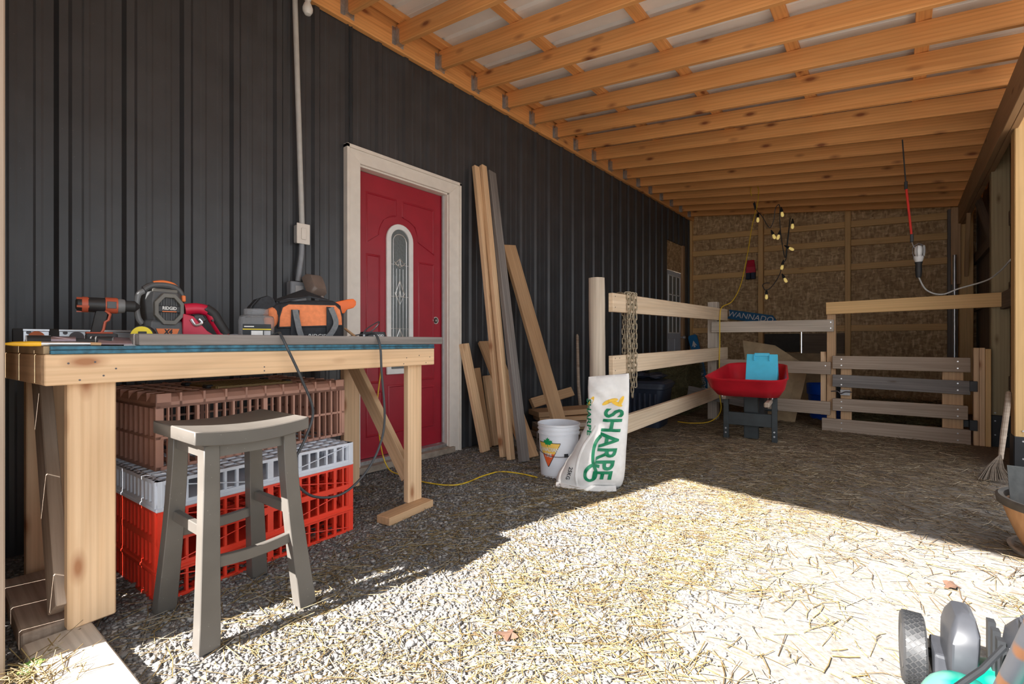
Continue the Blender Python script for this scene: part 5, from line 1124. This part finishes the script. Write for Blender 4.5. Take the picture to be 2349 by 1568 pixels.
# ================================================================== LAWN MOWER
mw = thing('lawn_mower', 'push mower with teal deck and grey black engine on the sunny ground', 'lawn mower', M=T(3.197, 1.37, 0) @ RZ(4))
def mdeck(z, k): return [(k * .225 * (abs(math.cos(a)) ** .6) * math.copysign(1, math.cos(a)), k * .33 * (abs(math.sin(a)) ** .6) * math.copysign(1, math.sin(a)), z) for a in [2 * math.pi * i / 32 for i in range(32)]]
b = MB(); b.loft([mdeck(.045, 1.0), mdeck(.095, 1.0), mdeck(.12, .95), mdeck(.128, .84), mdeck(.14, .55)]); b.build('deck', 'mower_teal', mw, smooth=True, angle=50)
MB().ball((-.205, .035, .085), (.085, .15, .078), 24, 12).build('deck_volute', 'mower_teal', mw, smooth=True)
for sx in (-1, 1):
    for sy, r in ((.30, .087), (-.29, .10)):
        w_ = MB(); w_.lathe([(r * .62, -.021), (r * .95, -.024), (r, -.019), (r, .019), (r * .95, .024), (r * .62, .021)], 36, T(sx * .275, sy, r) @ RY(90)); tyre = w_.build('wheel', 'black_rubber', mw, smooth=True, angle=30)
        t_ = MB()
        for k in range(36):
            for s in (-1.5, -.5, .5, 1.5): t_.add(*boxdata(.0085, .0085, .003), T(sx * .275, sy, r) @ RX(10 * k + (5 if s in (-1.5, .5) else 0)) @ T(s * .0098, 0, r) @ RZ(45))
        t_.build('tread', 'mower_dark', tyre)
        MB().lathe([(r * .2, -.026), (r * .62, -.022), (r * .62, .022), (r * .2, .026)], 20, T(sx * .275, sy, r) @ RY(90)).build('hub', 'mower_grey', tyre, smooth=True, angle=30)
        MB().cyl((sx * .215, sy, r), (sx * .25, sy, r), .012, n=10).build('axle', 'mower_dark', mw)
        MB().box((sx * .222 - .018, sy - .075, .05), (sx * .222 + .018, sy + .03, .125)).build('axle_bracket', 'mower_grey', mw, bevel=.008, seg=2)
b = MB(); b.loft([[(x * sx + ox, y_ * sy + oy, z) for x, y_ in rsq(.1, .035)] for sx, sy, ox, oy, z in ((.22, .62, -.196, .225, .10), (.27, .74, -.196, .225, .135), (.28, .76, -.194, .225, .195), (.26, .70, -.190, .23, .218), (.18, .48, -.186, .24, .242), (.08, .30, -.184, .245, .248))]); b.build('fuel_tank', 'mower_grey', mw, smooth=True, angle=28)
b = MB(); b.loft([[(x * sx + ox, y_ * sy + oy, z) for x, y_ in rsq(.1, .03)] for sx, sy, ox, oy, z in ((1.2, 1.30, .0, .12, .12), (1.25, 1.38, .0, .12, .18), (1.18, 1.30, .0, .125, .235), (1.02, 1.10, .0, .13, .262), (.82, .85, .005, .14, .272))]); b.build('engine_shroud', 'mower_grey', mw, smooth=True, angle=28)
SC = (-.045, .165)
b = MB(); b.lathe([(.012, .272), (.05, .278), (.056, .281), (.060, .276), (.060, .258)], 24, T(SC[0], SC[1], 0)); b.build('starter_screen', 'mower_dark', mw, smooth=True)
b = MB()
for k in range(-7, 8):
    hw = math.sqrt(max(.0, .058 ** 2 - (k * .0075) ** 2)); b.box((SC[0] + k * .0075 - .001, SC[1] - hw, .279), (SC[0] + k * .0075 + .001, SC[1] + hw, .284)); b.box((SC[0] - hw, SC[1] + k * .0075 - .001, .279), (SC[0] + hw, SC[1] + k * .0075 + .001, .284))
b.build('screen_mesh', 'mower_grey', mw)
MB().lathe([(.030, .20), (.033, .265), (.032, .283), (.026, .288), (.022, .281), (.006, .283)], 20, T(-.06, .055, .0)).build('filler_cap', 'mower_dark', mw, smooth=True)
b = MB(); b.loft([[(-.1255 + dx, y_, z) for y_, z in ((.13, .23), (.075, .145), (.06, .15), (.075, .185), (.03, .145), (.02, .15), (.09, .23))] for dx in (-.0015, .003)]); b.build('decal', 'print_white', mw)
b = MB()
for k in range(6): b.box((-.139, .03 + k * .045, .13), (-.125, .052 + k * .045, .225))
b.build('cooling_fin', 'mower_dark', mw)
for s in (-1, 1): MB().tube(catmull([(s * .215, -.16, .12), (s * .22, -.22, .255), (s * .22, -.30, .345), (s * .22, -.48, .545), (s * .22, -.75, .85), (s * .215, -.95, 1.05)], 5), .0125, 12).build('handle_tube', 'rusty_tube', mw, smooth=True)
MB().cyl((-.215, -.95, 1.05), (.215, -.95, 1.05), .0125, n=12).build('handle_bar', 'rusty_tube', mw, smooth=True)
MB().tube([(-.262, -.16, .25), (-.20, -.05, .255), (-.15, .055, .262)], .006, 8).build('control_rod', 'mower_dark', mw, smooth=True)

# ================================================================== GROUND COVER
def stones(name, n, fx, smin, smax, seed, mat, parent=None):
    rng = np.random.default_rng(seed); P = fx(rng, n); n = len(P)
    base = np.array([[-1, -1, -1], [1, -1, -1], [1, 1, -1], [-1, 1, -1], [-1, -1, 1], [1, -1, 1], [1, 1, 1], [-1, 1, 1]]) * .62
    V = base[None] * (1 + rng.uniform(-.38, .38, (n, 8, 3))); sz = smin + (smax - smin) * rng.random(n) ** 2.2
    V *= sz[:, None, None] * np.stack([rng.uniform(.8, 1.3, n), rng.uniform(.6, 1.0, n), rng.uniform(.35, .7, n)], 1)[:, None]
    a = rng.uniform(0, 2 * np.pi, n); t = rng.normal(0, .35, n); ca, sa, ct, st_ = np.cos(a), np.sin(a), np.cos(t), np.sin(t)
    x, y, z = V[..., 0], V[..., 1], V[..., 2]; y, z = y * ct[:, None] - z * st_[:, None], y * st_[:, None] + z * ct[:, None]
    x, y = x * ca[:, None] - y * sa[:, None], x * sa[:, None] + y * ca[:, None]
    V = np.stack([x, y, z], 2) + P[:, None]; V[..., 2] += (sz * .18)[:, None]
    q = np.array([(0, 3, 2, 1), (4, 5, 6, 7), (0, 1, 5, 4), (1, 2, 6, 5), (2, 3, 7, 6), (3, 0, 4, 7)])
    F = (q[None] + (np.arange(n) * 8)[:, None, None]).reshape(-1, 4); return npmesh(name, V.reshape(-1, 3), F, mat, parent)
def gzn(x, y): return .008 * np.sin(x * 2.3 + y * 1.1) * np.cos(y * 1.9 - x) - .004
def area(x0, x1, y0, y1, wfn):
    def fn(rng, n):
        P = np.stack([rng.uniform(x0, x1, n * 3), rng.uniform(y0, y1, n * 3)], 1); w = wfn(P[:, 0], P[:, 1]); P = P[rng.random(len(P)) < w][:n]
        return np.concatenate([P, gzn(P[:, 0], P[:, 1])[:, None]], 1)
    return fn
wg = lambda x, y: np.clip(1.35 - .80 * np.abs(x - .90) - .10 * np.clip(y - 2, 0, 9), .0, 1) * np.clip((3.4 - y) * 1.2, 0, 1)
o = stones('gravel', 80000, area(.03, 3.0, .0, 3.3, wg), .0025, .0115, 11, 'gravel_stone'); tag(o, 'crushed grey gravel scattered over the ground by the workbench', 'gravel'); o['kind'] = 'stuff'
o = stones('gravel', 5000, area(.03, 3.40, .0, 4.5, lambda x, y: .6 + 0 * x), .003, .009, 17, 'gravel_stone'); tag(o, 'fine pebbles and grit spread over the sunny dirt', 'grit'); o['kind'] = 'stuff'
rs = random.Random(4)
for i in range(70):                                   # the bigger stones that stand out
    x, y = rs.uniform(.5, 2.1), rs.uniform(.25, 2.3); 
    if x > 1.75 and rs.random() < .6: x -= .6
    s = rs.uniform(.009, .016); b = MB(); b.ball((0, 0, 0), (s * rs.uniform(.9, 1.4), s, s * .6), 7, 4)
    b.v = [(p[0] * (1 + rs.uniform(-.15, .15)), p[1] * (1 + rs.uniform(-.15, .15)), p[2]) for p in b.v]
    o = b.build('stone', 'gravel_stone', fl, T(x, y, gz(x, y) + s * .35) @ RZ(rs.uniform(0, 360)))
lit = lambda x, y: np.clip(.25 + .55 * (x - 1.0), .06, 1.0) * (.35 + .65 * (np.sin(x * 5 + y * 3) * np.sin(y * 4.3 - x * 2) > -.25)) * np.where((x > 2.75) & (y > 1.5), .10, np.where((x > 2.3) & (y > 1.4), .35, 1))
V, F = stems(13000, lambda r, n: area(1.0, 3.45, .0, 4.6, lambda x, y: lit(x, y) * np.clip((4.6 - y) / 2.2, 0, 1))(r, n) + np.array([0, 0, .006]), .02, .13, (.0007, .0020), .07, 21); o = npmesh('loose_straw', V, F, 'straw_gold'); tag(o, 'golden straw strewn over the sunlit ground', 'straw'); o['kind'] = 'stuff'
V, F = stems(1200, lambda r, n: area(.2, 1.8, .2, 3.2, lambda x, y: .5 + 0 * x)(r, n) + np.array([0, 0, .012]), .03, .16, (.0008, .0018), .12, 25); o = npmesh('loose_straw', V, F, 'straw_gold'); tag(o, 'sparse straw bits on the shaded gravel by the door', 'straw'); o['kind'] = 'stuff'
inn = lambda x, y: np.clip((y - 2.0) * 0.5, 0, 1) * np.clip(.35 + .4 * (x - .3), .25, 1)
V, F = stems(22000, lambda r, n: area(.15, 3.32, 2.0, 8.3, inn)(r, n) + np.array([0, 0, .008]), .03, .17, (.0008, .0020), .10, 31); o = npmesh('straw_bedding', V, F, 'straw_brown'); tag(o, 'trodden brown straw bedding on the shaded pen floor', 'straw'); o['kind'] = 'stuff'
V, F = stems(3500, lambda r, n: area(2.4, 3.3, 6.0, 8.2, lambda x, y: 1 + 0 * x)(r, n) + np.stack([np.zeros(n), np.zeros(n), r.uniform(0, .16, n)], 1)[:len(area(2.4, 3.3, 6.0, 8.2, lambda x, y: 1 + 0 * x)(np.random.default_rng(1), n))], .06, .25, (.0014, .003), .3, 41); o = npmesh('hay_heap', V, F, 'hay_green'); tag(o, 'loose hay heaped behind the pen gate', 'hay'); o['kind'] = 'stuff'
for i, (x, y, r) in enumerate(((1.94, 1.11, 20), (3.02, 2.37, 80), (2.2, .75, 140))):
    b = MB(); pts = [(.05 * math.cos(a) * (1 + .3 * math.cos(5 * a)), .032 * math.sin(a) * (1 + .3 * math.cos(5 * a)), .012 + .010 * math.sin(2 * a)) for a in [2 * math.pi * k / 20 for k in range(20)]]
    b.loft([pts, [(p[0], p[1], p[2] + .0012) for p in pts]]); tag(b.build('dry_leaf', 'leaf_brown', M=T(x, y, gz(x, y) + .002) @ RZ(r) @ Matrix.Scale(.65, 4)), ('curled brown dry leaf on the straw and gravel in front of the stool', 'curled brown dry leaf on bare sand behind the mower', 'curled brown dry leaf on the straw beside the mower wheel')[i], 'leaf', 'dry leaves on the ground')
b = MB(); pts = [(.06 * math.cos(a) * (1 + .25 * math.cos(6 * a)), .04 * math.sin(a) * (1 + .25 * math.cos(6 * a)), .02 + .02 * math.sin(a)) for a in [2 * math.pi * k / 24 for k in range(24)]]
b.loft([pts, [(p[0], p[1], p[2] + .0012) for p in pts]]); tag(b.build('green_leaf', 'leaf_green', M=T(1.10, .155, .03) @ RZ(30) @ Matrix.Scale(.5, 4)), 'bright green leaf in front of the wall board', 'leaf')
V, F = stems(260, lambda r, n: np.stack([r.normal(1.16, .06, n), r.normal(.17, .04, n), r.uniform(.01, .05, n)], 1), .05, .16, (.001, .002), .3, 51); o = npmesh('dry_grass', V, F, 'straw_gold'); tag(o, 'tuft of dry grass beside the bleached plank', 'grass'); o['kind'] = 'stuff'
